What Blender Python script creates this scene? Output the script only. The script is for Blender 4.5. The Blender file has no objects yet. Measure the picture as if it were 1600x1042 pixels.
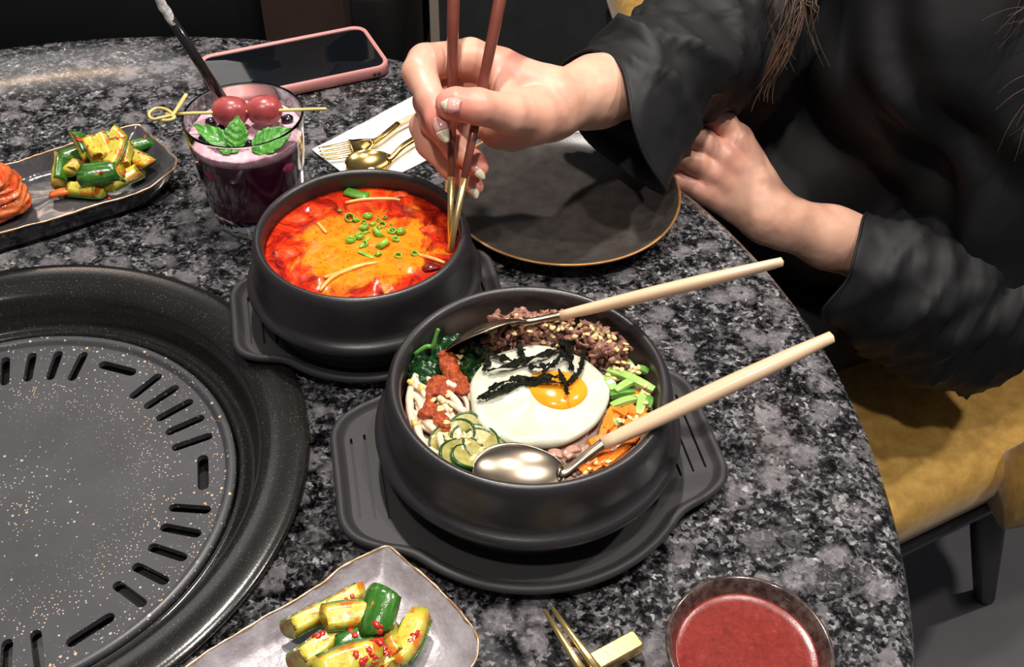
import bpy, math, random
import numpy as np
from mathutils import Vector, Matrix
from mathutils.geometry import delaunay_2d_cdt

rnd = random.Random(7)
nrs = np.random.RandomState(11)
scn = bpy.context.scene
COL = scn.collection
TZ = 0.75                      # height of the table top above the floor

# ------------------------------------------------------------------ camera
FPX, PITCH, ROLL, EYE = 1697.0, math.radians(43.9), math.radians(1.3), 0.5
_c, _s = math.cos(ROLL), math.sin(ROLL)
_r0, _u0 = np.array([1, 0, 0.]), np.array([0, math.sin(PITCH), math.cos(PITCH)])
FWD = np.array([0, math.cos(PITCH), -math.sin(PITCH)])
RT, UP = _c * _r0 + _s * _u0, -_s * _r0 + _c * _u0
CAMP = np.array([0, 0, TZ + EYE])
cam = bpy.data.cameras.new('camera')
cam.sensor_width = 36.0
cam.lens = FPX / 1600 * 36
cam.clip_start = 0.02
camo = bpy.data.objects.new('camera', cam)
COL.objects.link(camo)
M = Matrix.Identity(4)
for i in range(3):
    M[i][0], M[i][1], M[i][2], M[i][3] = RT[i], UP[i], -FWD[i], CAMP[i]
camo.matrix_world = M
scn.camera = camo

def P(u, v, z=0.0):
    """the point z above the table top that is seen at picture position u, v"""
    d = FWD + RT * (u - 800) / FPX + UP * (521 - v) / FPX
    return CAMP + d * ((EYE - z) / -d[2])

def Q(u, v, depth):
    return CAMP + depth * (FWD + RT * (u - 800) / FPX + UP * (521 - v) / FPX)

# ------------------------------------------------------------------ light
scn.view_settings.view_transform = 'Standard'
scn.view_settings.look = 'None'
scn.view_settings.gamma = 1.0
scn.view_settings.exposure = 0.0
w = bpy.data.worlds.new('room_air')
scn.world = w
w.use_nodes = True
w.node_tree.nodes['Background'].inputs[0].default_value = (0.75, 0.8, 0.9, 1)
w.node_tree.nodes['Background'].inputs[1].default_value = 0.12

def lamp(name, loc, target, power, size, color=(1, 0.93, 0.85), size_y=None, spread=None):
    l = bpy.data.lights.new(name, 'AREA')
    l.energy, l.color, l.size = power, color, size
    l.shape = 'DISK'
    if size_y:
        l.shape, l.size_y = 'RECTANGLE', size_y
    if spread:
        l.spread = math.radians(spread)
    o = bpy.data.objects.new(name, l)
    COL.objects.link(o)
    o.location = loc
    o.rotation_euler = (Vector(target) - Vector(loc)).to_track_quat('-Z', 'Y').to_euler()
    return o

lamp('added_fill_spot', (-0.16, 0.95, TZ + 1.75), (-0.05, 0.5, TZ), 30, 0.09)
lamp('added_fill_spot', (0.45, 0.35, TZ + 1.75), (0.1, 0.5, TZ), 13, 0.09)
lamp('added_fill_spot', (-0.18, -0.25, TZ + 1.75), (-0.05, 0.4, TZ), 15, 0.09)
lamp('ceiling_panel', (-1.95, 3.3, TZ + 1.9), (-0.3, 0.7, TZ), 9, 1.5, (1, 0.96, 0.92), 1.2)
lamp('added_fill_spot', (1.35, 0.75, TZ + 1.75), (0.65, 0.65, 0), 22, 0.09)  # added fill, no known fixture: brightens the floor, chair and left sleeve
lamp('wall_strip', (-1.20, 2.40, TZ + 1.27), (-0.3, 0.7, TZ), 1.0, 0.36, (1, 0.66, 0.42), 0.04)

# ------------------------------------------------------------------ helpers
def clean(v):
    return [tuple(float(c) for c in p) for p in v]

def mesh_of(name, verts, faces, mats, smooth=True, midx=None):
    me = bpy.data.meshes.new(name)
    me.from_pydata(clean(verts), [], [tuple(int(i) for i in f) for f in faces])
    for m in (mats if isinstance(mats, (list, tuple)) else [mats]):
        me.materials.append(m)
    if midx is not None:
        me.polygons.foreach_set('material_index', np.asarray(midx, dtype=np.int32))
    if smooth:
        me.polygons.foreach_set('use_smooth', np.ones(len(me.polygons), dtype=bool))
    me.update()
    return me

def put(name, me, mat4=None, parent=None):
    o = bpy.data.objects.new(name, me)
    COL.objects.link(o)
    if parent is not None:
        o.parent = parent
    if mat4 is not None:
        o.matrix_local = mat4
    return o

def obj(name, vf, mats, parent=None, smooth=True, midx=None, loc=None):
    """world-space verts -> one mesh object; origin at the parent, or at loc / the base centre"""
    v = np.asarray(vf[0], float)
    if parent is not None:
        off = world_loc(parent)
    elif loc is not None:
        off = np.array(loc, float)
    else:
        off = np.array([(v[:, 0].min() + v[:, 0].max()) / 2, (v[:, 1].min() + v[:, 1].max()) / 2, v[:, 2].min()])
    o = put(name, mesh_of(name, v - off, vf[1], mats, smooth, midx), None, parent)
    if parent is None:
        o.location = off
    return o

def world_loc(o):
    p = np.zeros(3)
    while o is not None:
        p += np.array(o.location)
        o = o.parent
    return p

def tag(o, label, cat, group=None, kind=None):
    o['label'] = label
    o['category'] = cat
    if group:
        o['group'] = group
    if kind:
        o['kind'] = kind
    return o

def thing(name, label, cat, loc, group=None):
    o = bpy.data.objects.new(name, None)
    COL.objects.link(o)
    o.location = [float(c) for c in loc]
    o.empty_display_size = 0.02
    return tag(o, label, cat, group)

def join(*vfs):
    V, Fc, n = [], [], 0
    for v, f in vfs:
        V.append(np.asarray(v, float))
        Fc += [tuple(i + n for i in q) for q in f]
        n += len(v)
    return np.concatenate(V), Fc

def lathe(profile, center, n=96, closed=False, wob=None):
    pr = np.asarray(profile, float)
    k = len(pr)
    th = np.arange(n) * 2 * math.pi / n
    V = np.zeros((n, k, 3))
    rad = np.repeat(pr[None, :, 0], n, 0)
    if wob is not None:
        rad = rad * wob(th)[:, None]
    V[..., 0] = center[0] + rad * np.cos(th)[:, None]
    V[..., 1] = center[1] + rad * np.sin(th)[:, None]
    V[..., 2] = center[2] + pr[None, :, 1]
    F = []
    m = k if closed else k - 1
    for i in range(n):
        a, b = i * k, ((i + 1) % n) * k
        for j in range(m):
            j2 = (j + 1) % k
            F.append((a + j, b + j, b + j2, a + j2))
    return V.reshape(-1, 3), F

def smooth_path(pts, n):
    pts = np.asarray(pts, float)
    if len(pts) < 3:
        t = np.linspace(0, 1, n)[:, None]
        return pts[0] * (1 - t) + pts[-1] * t
    q = np.concatenate([[2 * pts[0] - pts[1]], pts, [2 * pts[-1] - pts[-2]]])
    out = []
    m = len(pts) - 1
    for s in np.linspace(0, m, n):
        i = min(int(s), m - 1)
        t = s - i
        p0, p1, p2, p3 = q[i], q[i + 1], q[i + 2], q[i + 3]
        out.append(0.5 * (2 * p1 + (p2 - p0) * t + (2 * p0 - 5 * p1 + 4 * p2 - p3) * t * t + (3 * p1 - p0 - 3 * p2 + p3) * t ** 3))
    return np.array(out)

def smooth_loop(pts, n):
    pts = np.asarray(pts, float)
    m = len(pts)
    out = []
    for s in np.linspace(0, m, n, endpoint=False):
        i = int(s)
        t = s - i
        p0, p1, p2, p3 = pts[(i - 1) % m], pts[i % m], pts[(i + 1) % m], pts[(i + 2) % m]
        out.append(0.5 * (2 * p1 + (p2 - p0) * t + (2 * p0 - 5 * p1 + 4 * p2 - p3) * t * t + (3 * p1 - p0 - 3 * p2 + p3) * t ** 3))
    return np.array(out)

def unit(v):
    v = np.asarray(v, float)
    return v / (np.linalg.norm(v) + 1e-12)

def frames(path, up=(0, 0, 1)):
    path = np.asarray(path, float)
    T = np.gradient(path, axis=0)
    T = T / (np.linalg.norm(T, axis=1)[:, None] + 1e-12)
    N = []
    n = np.asarray(up, float)
    if abs(unit(n) @ T[0]) > 0.95:
        n = np.array([1, 0.2, 0])
    for t in T:
        n = unit(n - (n @ t) * t)
        N.append(n)
    N = np.array(N)
    return T, N, np.cross(T, N)

def tube(path, rad, n=10, caps=True, flat=1.0, up=(0, 0, 1), closed=False):
    path = np.asarray(path, float)
    k = len(path)
    rad = np.broadcast_to(np.asarray(rad, float), (k,)) if np.ndim(rad) == 0 or len(rad) == k else np.interp(np.linspace(0, 1, k), np.linspace(0, 1, len(rad)), rad)
    T, N, B = frames(path, up)
    th = np.arange(n) * 2 * math.pi / n
    V = path[:, None] + rad[:, None, None] * (flat * np.sin(th)[None, :, None] * N[:, None] + np.cos(th)[None, :, None] * B[:, None])
    V = V.reshape(-1, 3)
    F = []
    for i in range(k if closed else k - 1):
        a, b = i * n, ((i + 1) % k) * n
        for j in range(n):
            F.append((a + j, b + j, b + (j + 1) % n, a + (j + 1) % n))
    if caps and not closed:
        V = np.concatenate([V, [path[0] - T[0] * rad[0] * .35], [path[-1] + T[-1] * rad[-1] * .35]])
        m = k * n
        for j in range(n):
            F.append((m, j, (j + 1) % n))
            F.append((m + 1, (k - 1) * n + (j + 1) % n, (k - 1) * n + j))
    return V, F

def loft(rings, cap0=False, cap1=False):
    rings = np.asarray(rings, float)
    k, n = rings.shape[:2]
    F = []
    for i in range(k - 1):
        for j in range(n):
            F.append((i * n + j, i * n + (j + 1) % n, (i + 1) * n + (j + 1) % n, (i + 1) * n + j))
    V = rings.reshape(-1, 3)
    if cap0:
        V = np.concatenate([V, [rings[0].mean(0)]])
        F += [(len(V) - 1, (j + 1) % n, j) for j in range(n)]
    if cap1:
        V = np.concatenate([V, [rings[-1].mean(0)]])
        F += [(len(V) - 1, (k - 1) * n + j, (k - 1) * n + (j + 1) % n) for j in range(n)]
    return V, F

def sheet(G, thick=0.0):
    """grid of points (a,b,3) -> surface, optionally a closed slab below it"""
    a, b = G.shape[:2]
    V = G.reshape(-1, 3)
    F = [(i * b + j, (i + 1) * b + j, (i + 1) * b + j + 1, i * b + j + 1) for i in range(a - 1) for j in range(b - 1)]
    if thick:
        du, dv = np.gradient(G, axis=0), np.gradient(G, axis=1)
        Nn = np.cross(du, dv)
        Nn /= np.linalg.norm(Nn, axis=2)[..., None] + 1e-12
        V2 = (G - Nn * thick).reshape(-1, 3)
        n = a * b
        F2 = [tuple(i + n for i in reversed(f)) for f in F]
        e = [i * b for i in range(a)] + [(a - 1) * b + j for j in range(1, b)] + [i * b + b - 1 for i in range(a - 2, -1, -1)] + [j for j in range(b - 2, 0, -1)]
        F = F + F2 + [(e[i], e[(i + 1) % len(e)] , e[(i + 1) % len(e)] + n, e[i] + n)[::-1] for i in range(len(e))]
        V = np.concatenate([V, V2])
    return V, F

def _hash(i, j, k):
    h = (i * 374761393 + j * 668265263 + k * 2147483647 + 12345) & 0xffffffff
    h = ((h ^ (h >> 13)) * 1274126177) & 0xffffffff
    return ((h ^ (h >> 16)) & 0xffff) / 65535.0

def vnoise(p):
    p = np.asarray(p, float)
    i = np.floor(p).astype(np.int64)
    f = p - i
    f = f * f * (3 - 2 * f)
    r = 0
    for a in (0, 1):
        for b in (0, 1):
            for c in (0, 1):
                wgt = (f[..., 0] if a else 1 - f[..., 0]) * (f[..., 1] if b else 1 - f[..., 1]) * (f[..., 2] if c else 1 - f[..., 2])
                r = r + wgt * _hash(i[..., 0] + a, i[..., 1] + b, i[..., 2] + c)
    return r * 2 - 1

def fbm(p, o=3):
    r, a = 0, 1.0
    for _ in range(o):
        r = r + a * vnoise(p)
        p = np.asarray(p) * 2.03 + 17.1
        a *= .5
    return r

class Field:
    """signed distance field on a grid with smooth unions, turned into a mesh by surface nets"""
    def __init__(s, lo, hi, h):
        s.lo, s.h = np.asarray(lo, float), h
        s.n = np.ceil((np.asarray(hi) - s.lo) / h).astype(int) + 1
        s.ax = [s.lo[i] + h * np.arange(s.n[i]) for i in range(3)]
        s.F = np.full(s.n, 0.05)
    def _box(s, lo, hi):
        a = np.clip(np.floor((lo - s.lo) / s.h).astype(int), 0, s.n)
        b = np.clip(np.ceil((hi - s.lo) / s.h).astype(int) + 1, 0, s.n)
        sl = tuple(slice(a[i], b[i]) for i in range(3))
        X = np.meshgrid(*[s.ax[i][sl[i]] for i in range(3)], indexing='ij')
        return sl, np.stack(X, -1)
    @staticmethod
    def smin(a, b, k):
        h = np.clip(.5 + .5 * (b - a) / k, 0, 1)
        return b * (1 - h) + a * h - k * h * (1 - h)
    def cap(s, a, b, ra, rb, k=.004):
        a, b = np.asarray(a, float), np.asarray(b, float)
        R = max(ra, rb) + k + 4 * s.h + .004
        sl, X = s._box(np.minimum(a, b) - R, np.maximum(a, b) + R)
        if X.size == 0: return
        d = b - a
        t = np.clip(((X - a) @ d) / (d @ d + 1e-12), 0, 1)
        D = np.linalg.norm(X - a - t[..., None] * d, axis=-1) - (ra + (rb - ra) * t)
        s.F[sl] = s.smin(s.F[sl], D, k)
    def ell(s, c, axes, rad, k=.004, sub=False):
        c, rad, A = np.asarray(c, float), np.asarray(rad, float), np.asarray(axes, float)
        R = rad.max() + k + 4 * s.h + .004
        sl, X = s._box(c - R, c + R)
        if X.size == 0: return
        L = (X - c) @ A.T
        k0 = np.linalg.norm(L / rad, axis=-1)
        k1 = np.linalg.norm(L / rad ** 2, axis=-1)
        D = k0 * (k0 - 1) / (k1 + 1e-9)
        s.F[sl] = -s.smin(-s.F[sl], D, k) if sub else s.smin(s.F[sl], D, k)
    def warp(s, fn):
        X = np.stack(np.meshgrid(*s.ax, indexing='ij'), -1)
        m = np.abs(s.F) < .03
        s.F[m] += fn(X[m])
    def mesh(s, relax=2, largest=False):
        F, n = s.F, s.n
        ins = F < 0
        idx = np.zeros(n - 1, int)
        sh = lambda A, o: A[o[0]:A.shape[0] - 1 + o[0], o[1]:A.shape[1] - 1 + o[1], o[2]:A.shape[2] - 1 + o[2]]
        C = [(i, j, k) for i in (0, 1) for j in (0, 1) for k in (0, 1)]
        cnt = sum(sh(ins, o).astype(int) for o in C)
        act = (cnt > 0) & (cnt < 8)
        ijk = np.argwhere(act)
        idx[:] = -1
        idx[act] = np.arange(len(ijk))
        pos, num = np.zeros((len(ijk), 3)), np.zeros(len(ijk))
        val = {o: sh(F, o)[act] for o in C}
        for o in C:
            for ax in range(3):
                if o[ax] == 0:
                    q = list(o); q[ax] = 1
                    a, b = val[o], val[tuple(q)]
                    m = (a < 0) != (b < 0)
                    t = a[m] / (a[m] - b[m])
                    e = np.tile(np.array(o, float), (m.sum(), 1))
                    e[:, ax] = t
                    pos[m] += e
                    num[m] += 1
        V = s.lo + (ijk + pos / num[:, None]) * s.h
        faces = []
        for ax in range(3):
            o1, o2 = [(1, 2), (2, 0), (0, 1)][ax]
            a = np.take(ins, range(0, n[ax] - 1), ax)
            b = np.take(ins, range(1, n[ax]), ax)
            for fl, mk in ((False, a & ~b), (True, ~a & b)):
                w_ = np.argwhere(mk)
                w_ = w_[(w_[:, o1] > 0) & (w_[:, o2] > 0) & (w_[:, o1] < n[o1] - 1) & (w_[:, o2] < n[o2] - 1)]
                def g(d1, d2):
                    q = w_.copy(); q[:, o1] -= d1; q[:, o2] -= d2
                    return idx[q[:, 0], q[:, 1], q[:, 2]]
                quad = np.stack([g(1, 1), g(0, 1), g(0, 0), g(1, 0)], 1)
                quad = quad[(quad >= 0).all(1)]
                faces.append(quad[:, ::-1] if fl else quad)
        Fc = np.concatenate(faces)
        for _ in range(relax):
            acc, c = np.zeros_like(V), np.zeros(len(V))
            for i in range(4):
                np.add.at(acc, Fc[:, i], V[Fc[:, (i + 1) % 4]])
                np.add.at(acc, Fc[:, (i + 1) % 4], V[Fc[:, i]])
                np.add.at(c, Fc[:, i], 1); np.add.at(c, Fc[:, (i + 1) % 4], 1)
            V = .5 * V + .5 * acc / np.maximum(c, 1)[:, None]
        if largest:
            lab = np.arange(len(V))
            while True:
                m = lab[Fc].min(1)
                new = lab.copy()
                for i in range(4):
                    np.minimum.at(new, Fc[:, i], m)
                new = new[new]
                if (new == lab).all():
                    break
                lab = new
            u, c = np.unique(lab, return_counts=True)
            keep = lab == u[c.argmax()]
            Fc = Fc[keep[Fc[:, 0]]]
            ren = np.cumsum(keep) - 1
            V, Fc = V[keep], ren[Fc]
        return V, [tuple(f) for f in Fc]

def frame4(loc, x, up=(0, 0, 1)):
    x = unit(x)
    z = unit(np.asarray(up, float) - (np.asarray(up, float) @ x) * x)
    y = np.cross(z, x)
    m = Matrix.Identity(4)
    for i in range(3):
        m[i][0], m[i][1], m[i][2], m[i][3] = x[i], y[i], z[i], float(loc[i])
    return m

def cdt_sheet(outline, holes, inner, zf, thick, hole_depth=None):
    """plate of a 2D outline with slot-shaped holes (x0,y0,x1,y1,r); zf(x,y) gives its height. hole_depth: blind grooves instead of through holes"""
    loops = [list(map(tuple, outline))]
    for (x0, y0, x1, y1, r) in holes:
        d = unit([x1 - x0, y1 - y0]); nn = np.array([-d[1], d[0]])
        lp = []
        for c, sgn in ((np.array([x1, y1]), 1), (np.array([x0, y0]), -1)):
            for a in np.linspace(-math.pi / 2, math.pi / 2, 6):
                q = c + r * (sgn * d * math.cos(a) + sgn * nn * math.sin(a))
                lp.append(tuple(q))
        loops.append(lp)
    def inhole(x, y, m=0.0):
        for (x0, y0, x1, y1, r) in holes:
            dx, dy = x1 - x0, y1 - y0
            t = max(0, min(1, ((x - x0) * dx + (y - y0) * dy) / (dx * dx + dy * dy)))
            if math.hypot(x - x0 - t * dx, y - y0 - t * dy) < r + m:
                return True
        return False
    pts, edges = [], []
    for lp in loops:
        b = len(pts)
        pts += lp
        edges += [(b + i, b + (i + 1) % len(lp)) for i in range(len(lp))]
    nb = len(pts)
    pts += [tuple(p) for p in inner if not inhole(p[0], p[1], .0012)]
    v2, e2, f2, ov, oe, of = delaunay_2d_cdt([Vector((float(a), float(b))) for a, b in pts], edges, [], 0, 1e-7)
    OL = np.array(loops[0])
    def inside(x, y):
        x1, y1 = OL[:, 0], OL[:, 1]
        x2, y2 = np.roll(x1, -1), np.roll(y1, -1)
        c = ((y1 > y) != (y2 > y)) & (x < (x2 - x1) * (y - y1) / (y2 - y1 + 1e-15) + x1)
        return c.sum() % 2 == 1
    F = []
    for f in f2:
        cx, cy = sum(v2[i].x for i in f) / len(f), sum(v2[i].y for i in f) / len(f)
        if inside(cx, cy) and not inhole(cx, cy, -1e-5):
            F.append(tuple(f))
    XY = np.array([(a.x, a.y) for a in v2])
    Z = np.array([zf(a, b) for a, b in XY])
    V = np.c_[XY, Z]
    n = len(V)
    # boundary edges -> walls
    cnt = {}
    for f in F:
        for i in range(len(f)):
            e = (f[i], f[(i + 1) % len(f)])
            cnt[e] = 1
    bnd = [e for e in cnt if (e[1], e[0]) not in cnt]
    Vb = V.copy(); Vb[:, 2] -= thick
    if hole_depth is None:
        Fb = [tuple(i + n for i in reversed(f)) for f in F]
        W = [(a, a + n, b + n, b) for a, b in bnd]
        return np.concatenate([V, Vb]), F + Fb + W
    # blind: all walls go down by the groove depth, outline walls by the thickness, floors close the grooves
    Fb, W = [], []
    ol = set(map(lambda t: (round(t[0], 6), round(t[1], 6)), loops[0]))
    key = [(round(a, 6), round(b, 6)) for a, b in XY]
    for i in range(n):
        if key[i] not in ol:
            Vb[i, 2] = V[i, 2] - hole_depth
    W = [(a, a + n, b + n, b) for a, b in bnd]
    for f in f2:
        cx, cy = sum(v2[i].x for i in f) / len(f), sum(v2[i].y for i in f) / len(f)
        if inhole(cx, cy, -1e-5):
            Fb.append(tuple(i + n for i in f))
    m = 2 * n
    base = [e for e in bnd if key[e[0]] in ol]
    Vc = np.array([[OL[:, 0].mean(), OL[:, 1].mean(), Z.min() - thick]])
    Fb += [(a + n, m, b + n) for a, b in base]
    return np.concatenate([V, Vb, Vc]), F + Fb + W

def rounded_rect(w_, h_, r, n=8):
    pts = []
    for cx, cy, a0 in ((w_ - r, h_ - r, 0), (-w_ + r, h_ - r, 90), (-w_ + r, -h_ + r, 180), (w_ - r, -h_ + r, 270)):
        for a in np.linspace(a0, a0 + 90, n):
            pts.append((cx + r * math.cos(math.radians(a)), cy + r * math.sin(math.radians(a))))
    return np.array(pts)

# ------------------------------------------------------------------ materials
def newmat(name):
    m = bpy.data.materials.new(name)
    m.use_nodes = True
    nt = m.node_tree
    b = nt.nodes['Principled BSDF']
    return m, nt, b

def N(nt, t, **kw):
    n = nt.nodes.new(t)
    for k, v in kw.items():
        setattr(n, k, v)
    return n

def ramp(nt, fac, stops, interp='LINEAR'):
    r = N(nt, 'ShaderNodeValToRGB')
    r.color_ramp.interpolation = interp
    e = r.color_ramp.elements
    while len(e) < len(stops):
        e.new(0.5)
    for i, (p, c) in enumerate(stops):
        e[i].position = p
        e[i].color = (*c, 1) if len(c) == 3 else c
    nt.links.new(fac, r.inputs[0])
    return r.outputs[0]

def noise(nt, scale, detail=3, rough=.55, coord=None, dist=0.0):
    n = N(nt, 'ShaderNodeTexNoise')
    n.inputs['Scale'].default_value = scale
    n.inputs['Detail'].default_value = detail
    n.inputs['Roughness'].default_value = rough
    n.inputs['Distortion'].default_value = dist
    if coord is not None:
        nt.links.new(coord, n.inputs['Vector'])
    return n

def mix(nt, fac, a, b, blend='MIX'):
    m = N(nt, 'ShaderNodeMix', data_type='RGBA', blend_type=blend)
    for s, v in ((m.inputs[0], fac), (m.inputs[6], a), (m.inputs[7], b)):
        if hasattr(v, 'default_value') or hasattr(v, 'is_linked'):
            nt.links.new(v, s)
        elif isinstance(v, (int, float)):
            s.default_value = v
        else:
            s.default_value = (*v, 1)
    return m.outputs[2]

def bump(nt, b, h, strength=.3, dist=.001):
    k = N(nt, 'ShaderNodeBump')
    k.inputs['Strength'].default_value = strength
    k.inputs['Distance'].default_value = dist
    nt.links.new(h, k.inputs['Height'])
    nt.links.new(k.outputs[0], b.inputs['Normal'])

def objco(nt):
    return N(nt, 'ShaderNodeTexCoord').outputs['Object']

def mat(name, col, rough=.5, metal=0.0, var=None, vscale=60, bmp=0.0, bscale=200, sss=0.0, coat=0.0, spec=.5, stops=None, bdist=.001, trans=0.0, ior=1.45):
    m, nt, b = newmat(name)
    co = objco(nt)
    b.inputs['Base Color'].default_value = (*col, 1)
    b.inputs['Roughness'].default_value = rough
    b.inputs['Metallic'].default_value = metal
    b.inputs['Specular IOR Level'].default_value = spec
    b.inputs['Coat Weight'].default_value = coat
    b.inputs['Coat Roughness'].default_value = .08
    b.inputs['IOR'].default_value = ior
    if trans:
        b.inputs['Transmission Weight'].default_value = trans
    if sss:
        b.inputs['Subsurface Weight'].default_value = sss
        b.inputs['Subsurface Radius'].default_value = (.006, .003, .0015)
        b.inputs['Subsurface Scale'].default_value = 1.0
    if var is not None:
        n = noise(nt, vscale, 4, .6, co)
        nt.links.new(ramp(nt, n.outputs[0], stops or [(.35, col), (.65, var)]), b.inputs['Base Color'])
    if bmp:
        n2 = noise(nt, bscale, 3, .6, co)
        bump(nt, b, n2.outputs[0], bmp, bdist)
    return m

def granite():
    m, nt, b = newmat('polished_granite')
    co = objco(nt)
    L = nt.links
    wn = noise(nt, 140, 4, .65, co)
    wv = N(nt, 'ShaderNodeVectorMath', operation='SCALE'); wv.inputs['Scale'].default_value = .008
    L.new(wn.outputs['Color'], wv.inputs[0])
    ad = N(nt, 'ShaderNodeVectorMath', operation='ADD')
    L.new(co, ad.inputs[0]); L.new(wv.outputs[0], ad.inputs[1])
    def vor(scale, feat='F1'):
        v = N(nt, 'ShaderNodeTexVoronoi', feature=feat); v.inputs['Scale'].default_value = scale
        L.new(ad.outputs[0], v.inputs['Vector'])
        return v
    vb, vf_ = vor(50), vor(430)
    sb, sf = N(nt, 'ShaderNodeSeparateColor'), N(nt, 'ShaderNodeSeparateColor')
    L.new(vb.outputs['Color'], sb.inputs[0]); L.new(vf_.outputs['Color'], sf.inputs[0])
    # fine salt and pepper ground
    fine = ramp(nt, sf.outputs[0], [(0, (.009, .009, .010)), (.30, (.022, .022, .024)), (.55, (.062, .061, .066)), (.80, (.125, .122, .13)), (.95, (.19, .186, .19)), (1, (.32, .31, .31))])
    # clumps of black mica
    n3 = noise(nt, 95, 6, .72, co, .4)
    blk = ramp(nt, n3.outputs[0], [(.42, (.09, .09, .095)), (.52, (1, 1, 1)), (.70, (1.7, 1.68, 1.7))])
    ground = mix(nt, 1.0, fine, blk, 'MULTIPLY')
    # large feldspar crystals, only some of the cells, with pale veins
    pick = ramp(nt, sb.outputs[0], [(.50, (0, 0, 0)), (.54, (1, 1, 1))])
    n5 = noise(nt, 120, 4, .6, co)
    rim_ = ramp(nt, vb.outputs['Distance'], [(.36, (1, 1, 1)), (.58, (0, 0, 0))])
    f = mix(nt, 1.0, pick, rim_, 'MULTIPLY')
    f = mix(nt, 1.0, f, ramp(nt, n5.outputs[0], [(.36, (0, 0, 0)), (.50, (1, 1, 1))]), 'MULTIPLY')
    ve = vor(150, 'DISTANCE_TO_EDGE')
    vein = ramp(nt, ve.outputs['Distance'], [(.0, (.36, .35, .36)), (.05, (.17, .158, .172))])
    cry = mix(nt, .45, vein, ramp(nt, sb.outputs[1], [(0, (.085, .084, .09)), (1, (.23, .21, .228))]))
    cry = mix(nt, .28, cry, ground)
    c = mix(nt, f, ground, cry)
    L.new(c, b.inputs['Base Color'])
    b.inputs['Roughness'].default_value = .14
    b.inputs['Specular IOR Level'].default_value = .5
    return m

def speckled(name, base, dots, rough=.32, scale=300, thr=.13, coat=.0, amount=.7):
    m, nt, b = newmat(name)
    co = objco(nt)
    n = noise(nt, 25, 3, .5, co)
    col = ramp(nt, n.outputs[0], [(.3, base), (.7, tuple(c * 1.3 for c in base))])
    for sc_, t_, am in ((scale, thr, amount), (scale * 2.3, thr * 1.2, amount - .12)):
        v = N(nt, 'ShaderNodeTexVoronoi'); v.inputs['Scale'].default_value = sc_
        nt.links.new(co, v.inputs['Vector'])
        sc = N(nt, 'ShaderNodeSeparateColor'); nt.links.new(v.outputs['Color'], sc.inputs[0])
        # random dot size
        mul = N(nt, 'ShaderNodeMath', operation='DIVIDE')
        nt.links.new(v.outputs['Distance'], mul.inputs[0]); nt.links.new(sc.outputs[2], mul.inputs[1])
        sp = ramp(nt, mul.outputs[0], [(t_, (1, 1, 1)), (t_ + .10, (0, 0, 0))])
        pick = ramp(nt, sc.outputs[0], [(am, (0, 0, 0)), (am + .06, (1, 1, 1))])
        f = mix(nt, 1.0, sp, pick, 'MULTIPLY')
        dc = ramp(nt, sc.outputs[1], [(.2, dots[0]), (.9, dots[1])])
        col = mix(nt, f, col, dc)
    nt.links.new(col, b.inputs['Base Color'])
    b.inputs['Roughness'].default_value = rough
    b.inputs['Coat Weight'].default_value = coat
    b.inputs['Coat Roughness'].default_value = .2
    n2 = noise(nt, 900, 2, .5, co)
    bump(nt, b, n2.outputs[0], .12, .0004)
    return m

def cloth(name, col, col2, rough=.75, scale=45, sheen=.0, weave=0.0):
    m, nt, b = newmat(name)
    co = objco(nt)
    n = noise(nt, scale, 5, .65, co)
    nt.links.new(ramp(nt, n.outputs[0], [(.35, col), (.65, col2)]), b.inputs['Base Color'])
    b.inputs['Roughness'].default_value = rough
    b.inputs['Sheen Weight'].default_value = sheen
    b.inputs['Sheen Roughness'].default_value = .4
    b.inputs['Specular IOR Level'].default_value = .35
    n2 = noise(nt, 1500, 2, .5, co)
    bump(nt, b, n2.outputs[0], .15 + weave, .0004)
    return m

MAT = {}
MAT['granite'] = granite()
MAT['stoneware'] = mat('black_stoneware', (.015, .0135, .015), .36, bmp=.16, bscale=700, bdist=.0005, var=(.022, .0195, .022), vscale=30, spec=.8)
MAT['tray'] = mat('black_melamine', (.030, .028, .030), .55, bmp=.1, bscale=900, bdist=.0004)
MAT['grill'] = speckled('speckled_nonstick_coating', (.050, .050, .055), ((.40, .40, .42), (.75, .45, .25)), .34, 260, .20, amount=.55)
MAT['ringmat'] = speckled('speckled_drip_ring_coating', (.0085, .008, .0075), ((.07, .068, .064), (.15, .13, .10)), .20, 700, .20, coat=.3, amount=.6)
MAT['pan'] = mat('dark_burner_pan', (.002, .002, .002), 1.0, spec=0.0)
MAT['plate'] = mat('matte_charcoal_glaze', (.036, .030, .027), .32, var=(.055, .047, .043), vscale=90, bmp=.15, bscale=600, bdist=.0004)
MAT['copper'] = mat('copper_brown_rim', (.38, .17, .055), .35, metal=.35, var=(.50, .26, .10), vscale=80)
MAT['dish_dark'] = mat('dark_glossy_glaze', (.035, .034, .038), .16, var=(.075, .07, .074), vscale=45, bmp=.5, bscale=40, bdist=.002, coat=.4)
MAT['dish_pearl'] = mat('pearl_grey_glaze', (.27, .24, .26), .42, var=(.40, .375, .40), vscale=70, bmp=.5, bscale=110, bdist=.002, metal=.2)
MAT['rim_gold'] = mat('worn_copper_edge', (.45, .25, .13), .32, metal=.7, var=(.65, .45, .3), vscale=150)
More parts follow.
